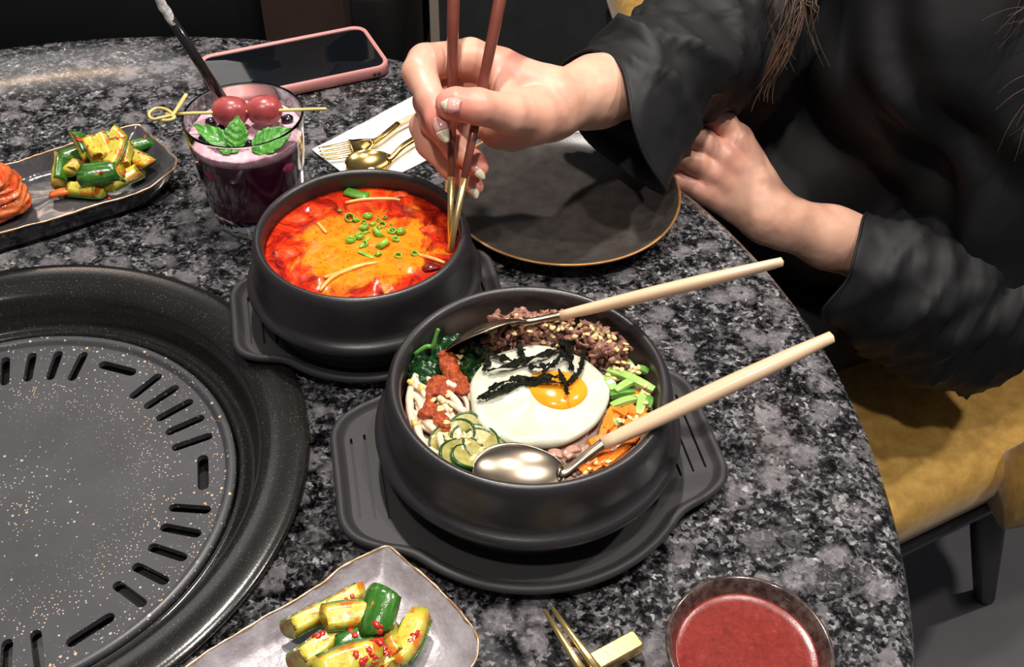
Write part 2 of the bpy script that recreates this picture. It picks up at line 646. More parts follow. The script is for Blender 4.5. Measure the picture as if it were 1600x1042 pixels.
def skin_mat():
    m, nt, b = newmat('skin')
    co = objco(nt)
    n = noise(nt, 55, 4, .6, co)
    c = ramp(nt, n.outputs[0], [(.3, (.66, .345, .245)), (.5, (.72, .41, .295)), (.7, (.76, .46, .34))])
    at = N(nt, 'ShaderNodeAttribute', attribute_name='blush')
    c = mix(nt, at.outputs['Fac'], c, (.74, .255, .20))
    nt.links.new(c, b.inputs['Base Color'])
    b.inputs['Roughness'].default_value = .42
    b.inputs['Subsurface Weight'].default_value = .18
    b.inputs['Subsurface Radius'].default_value = (.006, .0025, .0012)
    b.inputs['Subsurface Scale'].default_value = 1
    n2 = noise(nt, 420, 3, .6, co)
    bump(nt, b, n2.outputs[0], .10, .0005)
    return m
MAT['skin'] = skin_mat()
MAT['nail'] = mat('glossy_nail', (.72, .36, .33), .14, coat=.6)
MAT['nail_tip'] = mat('pale_nail_tip', (.74, .68, .52), .16, coat=.6)
MAT['blouse'] = cloth('black_crepe_cloth', (.0075, .0075, .0085), (.0105, .0105, .012), .62, 20)
MAT['trousers'] = cloth('black_trouser_cloth', (.008, .008, .009), (.012, .012, .012), .7, 30)
MAT['hair'] = mat('brown_hair', (.035, .018, .012), .38, var=(.10, .055, .035), vscale=40)
MAT['velvet'] = cloth('mustard_velvet', (.36, .20, .040), (.52, .31, .075), .8, 60, .35)
MAT['black_wood'] = mat('black_wood', (.010, .010, .011), .45)
MAT['floor'] = mat('grey_floor_tile', (.11, .105, .115), .5, var=(.14, .135, .145), vscale=3)
MAT['wall'] = mat('near_black_wall', (.006, .006, .007), .7)
MAT['brown_panel'] = mat('dark_brown_wood', (.035, .02, .016), .5, var=(.05, .03, .024), vscale=8)
MAT['slate'] = cloth('dark_slate_cloth', (.018, .021, .022), (.026, .029, .03), .7, 15)
MAT['beige'] = mat('beige_edge', (.30, .24, .20), .6)

# ------------------------------------------------------------------ the room
def box_vf(x0, x1, y0, y1, z0, z1):
    V = [(x, y, z) for x in (x0, x1) for y in (y0, y1) for z in (z0, z1)]
    return np.array(V, float), [(0, 1, 3, 2), (4, 6, 7, 5), (0, 4, 5, 1), (2, 3, 7, 6), (0, 2, 6, 4), (1, 5, 7, 3)]

def struct(name, vf, m, parent=None, smooth=False):
    o = obj(name, vf, m, parent, smooth)
    if parent is None:
        o['kind'] = 'structure'
    return o

MAT['grout'] = mat('dark_joint', (.025, .025, .027), .8)
fl = struct('floor', box_vf(-3, 3, -1.5, 4.4, -.06, -.002), MAT['grout'])
fl['label'] = 'dark grey tiled restaurant floor'
tile_me = None
for i in range(-5, 5):
    for j in range(-2, 6):
        if not (-.2 < (i + .5) * .6 < 2.7 and .0 < (j + .5) * .6 < 3.6):
            continue
        if tile_me is None:
            tile_me = mesh_of('tile', box_vf(-.2985, .2985, -.2985, .2985, -.008, .002)[0], box_vf(0, 1, 0, 1, 0, 1)[1], MAT['floor'], False)
        put('tile', tile_me, Matrix.Translation((i * .6 + .45 - fl.location.x, j * .6 + .12 - fl.location.y, -.0 - fl.location.z)), fl)
wb = struct('wall_back', box_vf(-3, 3, 4.4, 4.5, 0, 3.0), MAT['wall'])
wb['label'] = 'near-black wall far behind the table'
tr = struct('trim_1', box_vf(-.385, -.262, 1.50, 1.555, 0.0, 1.6), MAT['brown_panel'])
tr['label'] = 'dark brown wooden post behind the table'
MAT['black_vinyl'] = mat('black_vinyl', (.006, .006, .0065), .55, spec=.3)
bq = thing('banquette', 'long black banquette bench in the dark behind the table', 'bench', (-1.1, 1.9, 0))
def rbox(x0, x1, y0, y1, z0, z1, r=.03):
    rg_ = []
    for z, i_ in ((z0, 0), (z1 - r, 0), (z1 - r * .4, r * .25), (z1, r)):
        q = rounded_rect((x1 - x0) / 2 - i_, (y1 - y0) / 2 - i_, r + .01, 6)
        rg_.append(np.c_[q[:, 0] + (x0 + x1) / 2, q[:, 1] + (y0 + y1) / 2, np.full(len(q), z)])
    return loft(np.array(rg_), True, True)
obj('bench_seat', rbox(-2.2, -.19, 1.58, 2.02, .12, .47), MAT['black_vinyl'], bq)
obj('bench_plinth', box_vf(-2.15, -.22, 1.66, 2.0, 0, .12), MAT['black_vinyl'], bq, smooth=False)
obj('bench_back', rbox(-2.2, -.19, 2.02, 2.16, .12, 1.05), MAT['black_vinyl'], bq)

# ------------------------------------------------------------------ table
TC = (-.2928, .3964)
GC = np.array([-.2995, .3935])
tab = thing('round_table', 'round table of polished black and grey granite with a grill in the middle', 'table', (TC[0], TC[1], 0))
th = [(.168, 0), (.500, 0), (.508, -.001), (.5135, -.004), (.5165, -.010), (.5172, -.016), (.516, -.026), (.511, -.033), (.500, -.036), (.168, -.036)]
obj('tabletop', lathe(th, (TC[0], TC[1], TZ), 256, True), MAT['granite'], tab)
obj('pedestal', lathe([(0, -.036), (.20, -.036), (.20, -.06), (.15, -.14), (.15, -.66), (0, -.66)], (TC[0], TC[1], TZ), 64), MAT['black_wood'], tab)
obj('foot_plate', lathe([(0, .10), (.15, .10), (.28, .03), (.29, .002), (0, .002)], (TC[0], TC[1], 0), 64), MAT['black_wood'], tab)

gr = thing('tabletop_grill', 'round black speckled barbecue grill sunk into the granite table', 'grill', (GC[0], GC[1], TZ))
rp = [(.1822, .0005), (.1824, .0030), (.1808, .0046), (.1765, .0054), (.168, .0050), (.160, .0036), (.1545, .0012), (.1520, -.002),
      (.150, -.012), (.1480, -.021), (.1455, -.0245), (.1438, -.0235), (.1415, -.0205), (.139, -.0198), (.1372, -.0220), (.1365, -.034), (.133, -.034), (.133, -.045), (.160, -.045), (.167, -.012), (.167, .0005)]
obj('drip_ring', lathe(rp, (GC[0], GC[1], TZ), 192, True), MAT['ringmat'], gr)
slots = []
def slot(rm, ang, ln, dirang, r=.0031):
    a, d = math.radians(ang), math.radians(dirang)
    cx, cy = rm * math.cos(a), rm * math.sin(a)
    h = ln / 2 - r
    slots.append((cx - h * math.cos(d), cy - h * math.sin(d), cx + h * math.cos(d), cy + h * math.sin(d), r))
for k in range(6):
    T = 11.5 + 60 * k
    slot(.1150, T, .0280, T + 90 + 2, .0034)
    for j in range(5):
        a = T - 13.8 - 8.15 * j
        slot(.1110, a, .0260, a + (j - 2) * .8 - 1.5, .0030)
def gz(x, y):
    return float(np.interp(math.hypot(x, y), [0, .05, .098, .1285], [-.0270, -.0264, -.0252, -.0236]))
ring = [(.1285 * math.cos(t), .1285 * math.sin(t)) for t in np.linspace(0, 2 * math.pi, 192, endpoint=False)]
inner = [(r * math.cos(t + k * .05), r * math.sin(t + k * .05)) for k, (r, n) in enumerate([(.1268, 150), (.094, 70), (.088, 70), (.08, 50), (.06, 40), (.04, 26), (.02, 14), (.001, 1)]) for t in np.linspace(0, 2 * math.pi, n, endpoint=False)]
v, f = cdt_sheet(ring, slots, inner, gz, .004)
v[:, :2] += GC
v[:, 2] += TZ
gp = obj('grill_plate', (v, f), MAT['grill'], gr, smooth=False)
obj('plate_rim', lathe([(r_ + .003, z_) for r_, z_ in [(.1250, -.0240), (.1256, -.0236), (.1264, -.0226), (.1272, -.0206), (.1282, -.0196), (.1300, -.0194), (.1316, -.0200), (.1324, -.0216), (.1322, -.0260), (.1300, -.0280), (.1250, -.0278)]], (GC[0], GC[1], TZ), 192, True), MAT['grill'], gp)
obj('burner_pan', lathe([(.1, -.070), (.135, -.070), (.140, -.046), (.1405, -.046), (.1405, -.075), (0, -.075), (0, -.070), (.1, -.070)], (GC[0], GC[1], TZ), 64), MAT['pan'], gr)

# ------------------------------------------------------------------ stone bowls and trays
def bowl_profile(R, H, k):
    """R crest radius, H height, k wall bulge; outside then inside"""
    q = R * (k - 1)
    o = [(0, 0), (R * .92, 0), (R * .985, .0012), (R * 1.005, .004), (R * 1.02, H * .18), (R * 1.03, H * .29), (R * 1.045, H * .325), (R + q * .72, H * .345), (R + q * 1.06, H * .365), (R + q * 1.19, H * .395), (R + q * 1.20, H * .425), (R + q * 1.12, H * .455), (R + q * .92, H * .478), (R + q * .72, H * .498), (R + q * .60, H * .525), (R + q * .55, H * .56),
         (R + q * .54, H * .66), (R + q * .52, H * .77), (R + q * .44, H * .87), (R + q * .34, H * .935), (R * 1.028, H * .970), (R * 1.012, H * .993), (R * .995, H), (R * .975, H * .994), (R * .955, H * .965),
         (R * .945, H * .92), (R * .95, H * .80), (R * .96, H * .55), (R * .93, H * .32), (R * .82, H * .16), (0, H * .12)]
    return o

def stone_bowl(c, R, H, k, z, label, grp):
    o = obj('stone_bowl', lathe(bowl_profile(R, H, k), (c[0], c[1], TZ + z), 128), MAT['stoneware'], loc=(c[0], c[1], TZ + z))
    return tag(o, label, 'bowl', grp)

def bowl_tray(c, Rd, Lh, wh, rot, label):
    """disc Rd with two lobed handles reaching Lh, half width wh"""
    def rout(t):
        r = Rd
        for s in (0, math.pi):
            d = (t - s + math.pi) % (2 * math.pi) - math.pi
            x = abs(d)
            a1 = math.atan2(wh, Lh)
            if x < a1 * 1.0:
                hl = Lh / math.cos(x) if x < a1 * .82 else Lh / math.cos(a1 * .82) * (1 - .03 * ((x - a1 * .82) / (a1 * .18)) ** 2)
                hl = min(hl, Lh * 1.055)
                r = max(r, hl)
            elif x < a1 * 1.75:
                t_ = (x - a1) / (a1 * .75)
                t_ = t_ * t_ * (3 - 2 * t_)
                r = max(r, min(Lh / math.cos(a1 * .82) * .97, Lh * 1.055 * .97) * (1 - t_) + Rd * t_)
        return r
    ths = np.linspace(0, 2 * math.pi, 240, endpoint=False)
    raw = np.array([rout(t) for t in ths])
    ker = np.ones(7) / 7
    rr = np.convolve(np.concatenate([raw[-3:], raw, raw[:3]]), ker, 'valid')
    rf = lambda t: np.interp(t % (2 * math.pi), np.append(ths, 2 * math.pi), np.append(rr, rr[0]))
    ca, sa = math.cos(rot), math.sin(rot)
    nt_ = len(ths)
    def loop(e, z):
        r = np.array([rf(t) for t in ths]) - e
        return np.c_[r * np.cos(ths), r * np.sin(ths), np.full(nt_, z)]
    EF = .0085
    gs = []
    for sg in (1, -1):
        for q, (off, l0) in enumerate(((.0120, .62), (.0200, .66), (.0280, .70))):
            x = sg * (Lh - off)
            gs.append((x, -wh * l0, x, wh * l0, .00075))
    inn = []
    for e, n in ((.014, 120), (.025, 60), (.05, 30)):
        for t in np.linspace(0, 2 * math.pi, n, endpoint=False):
            inn.append(((rf(t) - e) * math.cos(t), (rf(t) - e) * math.sin(t)))
    flat_ = cdt_sheet([tuple(p[:2]) for p in loop(EF, 0)], gs, inn, lambda x, y: .0088, .0042, hole_depth=.0036)
    rimv = loft(np.array([loop(EF, .0088), loop(.0070, .0094), loop(.0052, .0116), loop(.0040, .0127), loop(.0026, .0131), loop(.0013, .0127), loop(.0003, .0114), loop(0, .0100), loop(.0008, .0084), loop(.0040, .0056), loop(.012, .0044), loop(.022, .0030), loop(.026, .0), loop(.032, .0)])[:, ::-1], False, False)
    rimv = (rimv[0], rimv[1])
    v, f = join(flat_, rimv)
    v2 = v.copy()
    v2[:, 0], v2[:, 1] = v[:, 0] * ca - v[:, 1] * sa + c[0], v[:, 0] * sa + v[:, 1] * ca + c[1]
    v2[:, 2] += TZ + .0005
    o = obj('bowl_tray', (v2, f), MAT['tray'], loc=(c[0], c[1], TZ))
    o.data.set_sharp_from_angle(angle=math.radians(40))
    return tag(o, label, 'tray')

BC, SC = np.array([.0102, .4096]), np.array([-.0964, .5362])
bowl_tray(BC, .0965, .112, .046, math.radians(12), 'black eared tray under the stone bowl of rice and fried egg')
bowl_tray(SC, .0745, .090, .036, math.radians(14), 'black eared tray under the stone bowl of red soup')
stone_bowl(BC, .0745, .0625, 1.135, .0105, 'larger black stone bowl filled with rice, vegetables and a fried egg', 'black stone bowls')
stone_bowl(SC, .0650, .0615, 1.14, .0105, 'smaller black stone bowl holding the red soup', 'black stone bowls')

# ------------------------------------------------------------------ soup
def soup_mat():
    m, nt, b = newmat('red_orange_soup')
    co = objco(nt)
    L = nt.links
    ln = N(nt, 'ShaderNodeVectorMath', operation='LENGTH')
    sc = N(nt, 'ShaderNodeVectorMath', operation='MULTIPLY'); sc.inputs[1].default_value = (1, 1, 0)
    off = N(nt, 'ShaderNodeVectorMath', operation='ADD'); off.inputs[1].default_value = (-.001, .004, 0)
    L.new(co, off.inputs[0]); L.new(off.outputs[0], sc.inputs[0]); L.new(sc.outputs[0], ln.inputs[0])
    n1 = noise(nt, 42, 6, .62, co, .9)
    a = N(nt, 'ShaderNodeMath', operation='MULTIPLY_ADD'); a.inputs[1].default_value = .080
    L.new(n1.outputs[0], a.inputs[0]); L.new(ln.outputs['Value'], a.inputs[2])
    f = ramp(nt, a.outputs[0], [(.074, (0, 0, 0)), (.084, (1, 1, 1))])
    n2 = noise(nt, 160, 5, .7, co, .5)
    foam = ramp(nt, n2.outputs[0], [(.28, (.55, .10, .004)), (.45, (.74, .20, .007)), (.68, (.80, .27, .014))])
    n3 = noise(nt, 55, 5, .7, co, 1.2)
    oil = ramp(nt, n3.outputs[0], [(.32, (.06, .003, .002)), (.44, (.30, .010, .004)), (.56, (.58, .028, .005)), (.70, (.78, .13, .010))])
    c = mix(nt, f, foam, oil)
    v = N(nt, 'ShaderNodeTexVoronoi'); v.inputs['Scale'].default_value = 420
    L.new(co, v.inputs['Vector'])
    sp = N(nt, 'ShaderNodeSeparateColor'); L.new(v.outputs['Color'], sp.inputs[0])
    pk = ramp(nt, sp.outputs[0], [(.80, (0, 0, 0)), (.84, (1, 1, 1))])
    dt = ramp(nt, v.outputs['Distance'], [(.18, (1, 1, 1)), (.30, (0, 0, 0))])
    c = mix(nt, mix(nt, 1.0, pk, dt, 'MULTIPLY'), c, (.30, .035, .006))
    L.new(c, b.inputs['Base Color'])
    b.inputs['Roughness'].default_value = .22
    b.inputs['Specular IOR Level'].default_value = .28
    n4 = noise(nt, 420, 4, .6, co)
    bump(nt, b, n4.outputs[0], .16, .0008)
    return m
SOUPZ = .0585
nr, na = 40, 160
G = np.zeros((nr, na, 3))
lumps = [(P(500, 437, SOUPZ), .013, .0035), (P(590, 440, SOUPZ), .017, .0045), (P(640, 415, SOUPZ), .012, .002), (P(520, 390, SOUPZ), .016, .0022), (P(430, 390, SOUPZ), .010, .002), (P(640, 320, SOUPZ), .012, .0015), (P(480, 325, SOUPZ), .010, .002), (P(585, 375, SOUPZ), .014, .0015)]
for i in range(nr):
    r = .0618 * (i / (nr - 1))
    for j in range(na):
        t = j * 2 * math.pi / na
        x, y = SC[0] + r * math.cos(t), SC[1] + r * math.sin(t)
        z = sum(h * math.exp(-((x - p[0]) ** 2 + (y - p[1]) ** 2) / (s * .6) ** 2) for p, s, h in lumps) * min(1, (.0618 - r) / .006)
        G[i, j] = (x, y, TZ + SOUPZ + z)
xy = G[..., :2]
nz = fbm(np.stack([xy[..., 0] * 130, xy[..., 1] * 130, np.zeros_like(xy[..., 0])], -1), 3)
edge = np.clip((.0618 - np.hypot(xy[..., 0] - SC[0], xy[..., 1] - SC[1])) / .008, 0, 1)
G[..., 2] += .0006 * nz * edge
V = G.reshape(-1, 3)
F = [(i * na + j, (i + 1) * na + j, (i + 1) * na + (j + 1) % na, i * na + (j + 1) % na) for i in range(nr - 1) for j in range(na)]
Vb = np.array([(SC[0] + .058 * math.cos(t), SC[1] + .058 * math.sin(t), TZ + .03) for t in np.arange(na) * 2 * math.pi / na])
F += [((nr - 1) * na + j, nr * na + j, nr * na + (j + 1) % na, (nr - 1) * na + (j + 1) % na) for j in range(na)]
soup = obj('soup', (np.concatenate([V, Vb]), F), soup_mat(), loc=(SC[0], SC[1], TZ + .03))
tag(soup, 'spicy red and orange soup filling the smaller stone bowl', 'soup')
def soup_z(p):
    x, y = p[0], p[1]
    return TZ + SOUPZ + sum(h * math.exp(-((x - q[0]) ** 2 + (y - q[1]) ** 2) / (s * .6) ** 2) for q, s, h in lumps)

MAT['scallion'] = mat('green_scallion', (.12, .33, .02), .3, var=(.30, .55, .07), vscale=120, coat=.3)
MAT['scallion_dark'] = mat('dark_scallion', (.04, .16, .012), .3, var=(.14, .34, .03), vscale=120, coat=.3)
def ring_me(R, hgt, th):
    return mesh_of('scallion_ring', *lathe([(R, 0), (R * 1.02, hgt * .5), (R, hgt), (R - th, hgt), (R - th * 1.1, hgt * .5), (R - th, 0)], (0, 0, 0), 18, True), MAT['scallion'])
rings = [ring_me(.0045, .0035, .0009), ring_me(.0032, .003, .0008), ring_me(.0024, .0022, .0007)]
for q, (u, v, s, tx) in enumerate([(589, 368, 0, .9), (600, 385, 0, -.8), (570, 358, 1, .5), (575, 340, 1, -.4), (562, 372, 1, .3), (555, 345, 2, .7), (613, 362, 2, .2), (626, 364, 1, .4), (582, 352, 2, -.6), (548, 378, 1, .3), (597, 352, 2, .4), (545, 341, 1, .6), (618, 375, 2, .1), (571, 384, 2, .5), (622, 401, 2, .2), (647, 398, 2, .3), (592, 399, 2, .9)]):
    p = P(u, v, SOUPZ)
    m4 = Matrix.Translation((p[0], p[1], soup_z(p) - .0004)) @ Matrix.Rotation(rnd.uniform(0, 6.28), 4, 'Z') @ Matrix.Rotation(tx, 4, 'X')
    o = put('scallion_ring', rings[s], m4)
    tag(o, 'large bright curled scallion ring at the centre of the red soup' if q == 0 else ('wide flat scallion ring just below the large curl in the soup' if q == 1 else 'small green scallion ring floating on the red soup'), 'scallion', 'scallion rings on the soup')
for q, (pts, w_, lab) in enumerate([([(561, 394), (572, 399), (583, 404)], .0013, 'straight green scallion sliver floating below the scallion rings'), ([(563, 388), (570, 381), (577, 375)], .0011, 'slanted pale green scallion sliver among the soup rings'), ([(541, 300), (556, 304), (574, 307)], .0045, 'broad green leek piece at the far edge of the soup')]):
    pp = [P(u, v, SOUPZ) for u, v in pts]
    pp = [np.array([p[0], p[1], soup_z(p) + .0006]) for p in pp]
    tag(obj('leek_piece', tube(smooth_path(pp, 9), w_, 8, flat=.35), MAT['scallion_dark' if q == 2 else 'scallion']), lab, 'leek')
for q in range(16):
    u, v = 580 + rnd.gauss(0, 26), 368 + rnd.gauss(0, 15)
    p = P(u, v, SOUPZ)
    m4 = Matrix.Translation((p[0], p[1], soup_z(p) + .0001)) @ Matrix.Rotation(rnd.uniform(0, 6.28), 4, 'Z') @ Matrix.Rotation(rnd.uniform(-1.3, 1.3), 4, 'X') @ Matrix.Scale(rnd.uniform(.45, .8), 4)
    tag(put('scallion_ring', rings[2], m4), 'small green scallion ring floating on the red soup', 'scallion', 'scallion rings on the soup')
MAT['chili'] = mat('dark_red_chili', (.14, .008, .006), .2, coat=.5)
MAT['enoki'] = mat('soup_stained_mushroom', (.80, .34, .07), .3, var=(.85, .48, .15), vscale=90, coat=.3)
MAT['tofu'] = mat('red_stained_tofu', (.48, .024, .004), .38, var=(.66, .09, .008), vscale=180, spec=.2)
pp = P(674, 419, SOUPZ)
tag(obj('chili_piece', tube([pp + [-.005, -.002, .0005], pp + [0, 0, .0018], pp + [.005, .001, .0008]], [.003, .0042, .0025], 8, flat=.35), MAT['chili']), 'dark red dried chili piece near the rim of the soup', 'chili')
for q, (pts, lab) in enumerate([([(500, 456), (520, 437), (548, 422), (575, 414)], 'long pale mushroom strand curving at the front of the soup'), ([(508, 440), (530, 428), (560, 417), (590, 412)], 'thin mushroom strand beside the long curved one in the soup'), ([(540, 318), (570, 313), (610, 312), (625, 315)], 'orange mushroom strand along the far side of the soup'), ([(655, 400), (675, 405), (695, 412)], 'short mushroom strand by the chopstick tips'), ([(497, 350), (503, 357), (510, 365)], 'tiny pale mushroom stem lying on the orange foam')]):
    pp = [P(u, v, SOUPZ) for u, v in pts]
    pp = [np.array([p[0], p[1], soup_z(p) + .0007]) for p in pp]
    tag(obj('mushroom_strand', tube(smooth_path(pp, 14), [.0011, .0014, .0013, .0010], 7), MAT['enoki']), lab, 'mushroom', 'mushroom strands in the soup')
for q, (u, v, s, lab) in enumerate([(462, 342, .0075, 'red stained tofu lump at the left side of the soup'), (492, 332, .006, 'small tofu lump beside the left soup rim'), (620, 305, .007, 'red tofu slab at the far rim of the soup'), (446, 395, .008, 'bright red tofu lump under the bowl edge at left'), (668, 358, .006, 'red tofu lump near the chopstick tips')]):
    p = P(u, v, SOUPZ)
    fl_ = Field(np.array([p[0], p[1], soup_z(p)]) - .016, np.array([p[0], p[1], soup_z(p)]) + .016, .0011)
    c0 = np.array([p[0], p[1], soup_z(p) - .0014])
    fl_.ell(c0, np.eye(3), (s, s * .75, s * .33), .003)
    fl_.ell(c0 + [s * .5, s * .2, 0], np.eye(3), (s * .6, s * .6, s * .3), .003)
    fl_.warp(lambda X: .0007 * fbm(X * 260, 2))
    tag(obj('tofu_lump', fl_.mesh(), MAT['tofu']), lab, 'tofu', 'tofu lumps in the soup')

# ------------------------------------------------------------------ food in the large bowl
BZ = .055
# rice bed (uncountable)
V, F = lathe([(0, .0535), (.02, .0535), (.04, .052), (.06, .049), (.070, .046), (.068, .03), (0, .028)], (BC[0], BC[1], TZ), 96)
V[:, 2] += .0012 * fbm(V * 180, 3)
MAT['rice'] = mat('cooked_rice', (.55, .43, .34), .4, var=(.36, .20, .13), vscale=90, bmp=.8, bscale=260, bdist=.003)
tag(obj('rice_bed', (V, F), MAT['rice'], loc=(BC[0], BC[1], TZ + .028)), 'bed of sauced rice under the toppings in the larger stone bowl', 'rice', None, 'stuff')

def egg_white_mat():
    m, nt, b = newmat('egg_white')
    co = objco(nt)
    n = noise(nt, 60, 4, .6, co)
    nt.links.new(ramp(nt, n.outputs[0], [(.35, (.55, .545, .40)), (.6, (.62, .625, .52))]), b.inputs['Base Color'])
    b.inputs['Roughness'].default_value = .22
    b.inputs['Subsurface Weight'].default_value = .25
    b.inputs['Subsurface Radius'].default_value = (.006, .005, .004)
    b.inputs['Subsurface Scale'].default_value = 1
    b.inputs['Coat Weight'].default_value = .25
    n2 = noise(nt, 110, 4, .6, co)
    bump(nt, b, n2.outputs[0], .2, .0015)
    return m
EC = P(841, 614, .062)
egg = thing('fried_egg', 'fried egg with white edge and orange yolk on top of the rice bowl', 'egg', (EC[0], EC[1], TZ + .053))
def egg_top(x, y):
    """height of the egg's top over the table"""
    dx, dy = x - EC[0], y - EC[1]
    tilt = .05 * dy - .02 * dx
    return .0625 + tilt
na, nr = 120, 22
rings_ = []
ths = np.arange(na) * 2 * math.pi / na
Ro = .0375 * (1 + .035 * np.sin(2 * ths + .6) + .022 * np.sin(3 * ths + 1.2) + .012 * np.sin(5 * ths + .3) + .006 * np.sin(9 * ths))
for s, zo in [(1.0, -.0042), (1.012, -.0030), (1.010, -.0016), (.99, -.0004), (.95, .0004), (.88, .0006), (.78, .0003), (.65, .0), (.5, .0003), (.35, .001), (.2, .0015), (.08, .0015)]:
    X = EC[0] + Ro * s * np.cos(ths)
    Y = EC[1] + Ro * s * np.sin(ths) * .97
    Z = np.array([egg_top(x, y) for x, y in zip(X, Y)]) + zo + .0007 * fbm(np.stack([X * 90, Y * 90, 0 * X], -1), 2) * (s < .97)
    rings_.append(np.stack([X, Y, TZ + Z], -1))
base = [np.stack([EC[0] + Ro * .9 * np.cos(ths), EC[1] + Ro * .9 * np.sin(ths), rings_[0][:, 2] - .001], -1)]
obj('egg_white', loft(np.array((base + rings_)), True, True), egg_white_mat(), egg)
YC = P(868, 601, .066)
MAT['yolk'] = mat('orange_yolk', (.88, .30, .012), .16, var=(.92, .38, .02), vscale=70, sss=.25, coat=.5)
rings_ = []
Ry = .0168 * (1 + .05 * np.sin(2 * ths + 2.6) + .03 * np.sin(3 * ths))
for k in range(12):
    a = k / 11 * math.pi / 2
    X = YC[0] + Ry * 1.06 * math.cos(a) * np.cos(ths)
    Y = YC[1] + Ry * .92 * math.cos(a) * np.sin(ths)
    rings_.append(np.stack([X, Y, TZ + egg_top(YC[0], YC[1]) - .0012 + .0062 * math.sin(a) + 0 * X], -1))
yo = obj('yolk', loft(np.array(rings_[:-1]), False, True), MAT['yolk'], egg)
def egg_h(p, extra=0.0):
    d = math.hypot((p[0] - YC[0]) / 1.06, (p[1] - YC[1]) / .92)
    z = egg_top(p[0], p[1]) + .0012
    if d < .0165:
        z = max(z, egg_top(YC[0], YC[1]) - .0012 + .0062 * math.sqrt(1 - (d / .0168) ** 2) + .0008)
    return TZ + z + extra

def nori_mat():
    m, nt, b = newmat('roasted_seaweed')
    co = objco(nt)
    n = noise(nt, 350, 4, .7, co)
    nt.links.new(ramp(nt, n.outputs[0], [(.42, (.004, .005, .003)), (.60, (.010, .013, .006)), (.78, (.09, .10, .02))]), b.inputs['Base Color'])
    b.inputs['Roughness'].default_value = .5
    b.inputs['Specular IOR Level'].default_value = .2
    bump(nt, b, n.outputs[0], 1.0, .003)
    return m
MAT['nori'] = nori_mat()
cs = lambda x, y: (600 + x / 3.065, 440 + y / 3.065)
strips = [([(495, 435), (640, 400), (760, 360), (830, 330), (880, 318)], .0022, .0025, 'longest black seaweed strip lying across the top of the egg'),
          ([(445, 570), (520, 545), (600, 510), (700, 482), (860, 490)], .0021, .0018, 'olive tipped seaweed strip reaching lowest on the egg white'),
          ([(500, 530), (600, 480), (690, 462), (800, 462), (832, 470)], .0019, .003, 'black seaweed strip crossing the middle of the yolk'),
          ([(415, 320), (490, 340), (560, 370), (612, 392)], .0020, .002, 'seaweed strip at the far left edge of the egg'),
          ([(488, 335), (497, 395), (475, 436)], .0017, .001, 'short seaweed strip hanging off the left egg edge'),
          ([(640, 298), (655, 340), (668, 385)], .0021, .0015, 'short upright seaweed strip alone on the upper egg white'),
          ([(800, 312), (850, 308), (880, 335), (892, 400), (905, 424)], .0020, .004, 'bent seaweed strip on the right side of the yolk'),
          ([(922, 232), (902, 290), (880, 330), (848, 362)], .0028, .005, 'widest seaweed strip standing up at the far side of the egg'),
          ([(935, 270), (952, 340), (945, 400), (935, 432), (890, 480), (868, 500), (880, 552)], .0015, .0028, 'thin curling seaweed strip down the right of the yolk'),
          ([(755, 442), (820, 392), (852, 352)], .0014, .0035, 'thin slanted seaweed sliver over the yolk'),
          ([(838, 425), (858, 480), (882, 512)], .0015, .003, 'small seaweed sliver pointing down on the yolk'),
          ([(690, 402), (740, 424), (795, 402)], .0022, .0038, 'crumpled seaweed bit on top of the pile over the yolk')]
for k, (pts, wd, lift, lab) in enumerate(strips):
    path = []
    for q in smooth_path(np.array([cs(*p) for p in pts]), 8 * len(pts)):
        p = P(q[0], q[1], .066)
        h = egg_h(p) - TZ
        p = P(q[0], q[1], h + lift * .6)
        path.append(p)
    path = np.array(path)
    path[:, 2] += lift * .35 * np.sin(np.linspace(0, 5, len(path)) + k)
    if k == 7:
        path[:6, 2] += np.linspace(.008, 0, 6)
    path[:, 2] += .0013
    wd *= 1.3
    T, Nn, B = frames(path)
    G = np.zeros((len(path), 4, 3))
    for i in range(len(path)):
        ww = wd * (1 - .55 * abs(2 * i / (len(path) - 1) - 1) ** 3)
        tw = .7 * math.sin(i * .5 + k * 2)
        for j in range(4):
            s = ((j / 1.5 - 1) + rnd.uniform(-.35, .35)) * .8
            G[i, j] = path[i] + ww * s * (B[i] * math.cos(tw) + Nn[i] * math.sin(tw)) + Nn[i] * rnd.uniform(-.0008, .0008)
    tag(obj('seaweed_strip', sheet(G, .00035), MAT['nori'], smooth=False), lab, 'seaweed', 'seaweed strips on the egg')

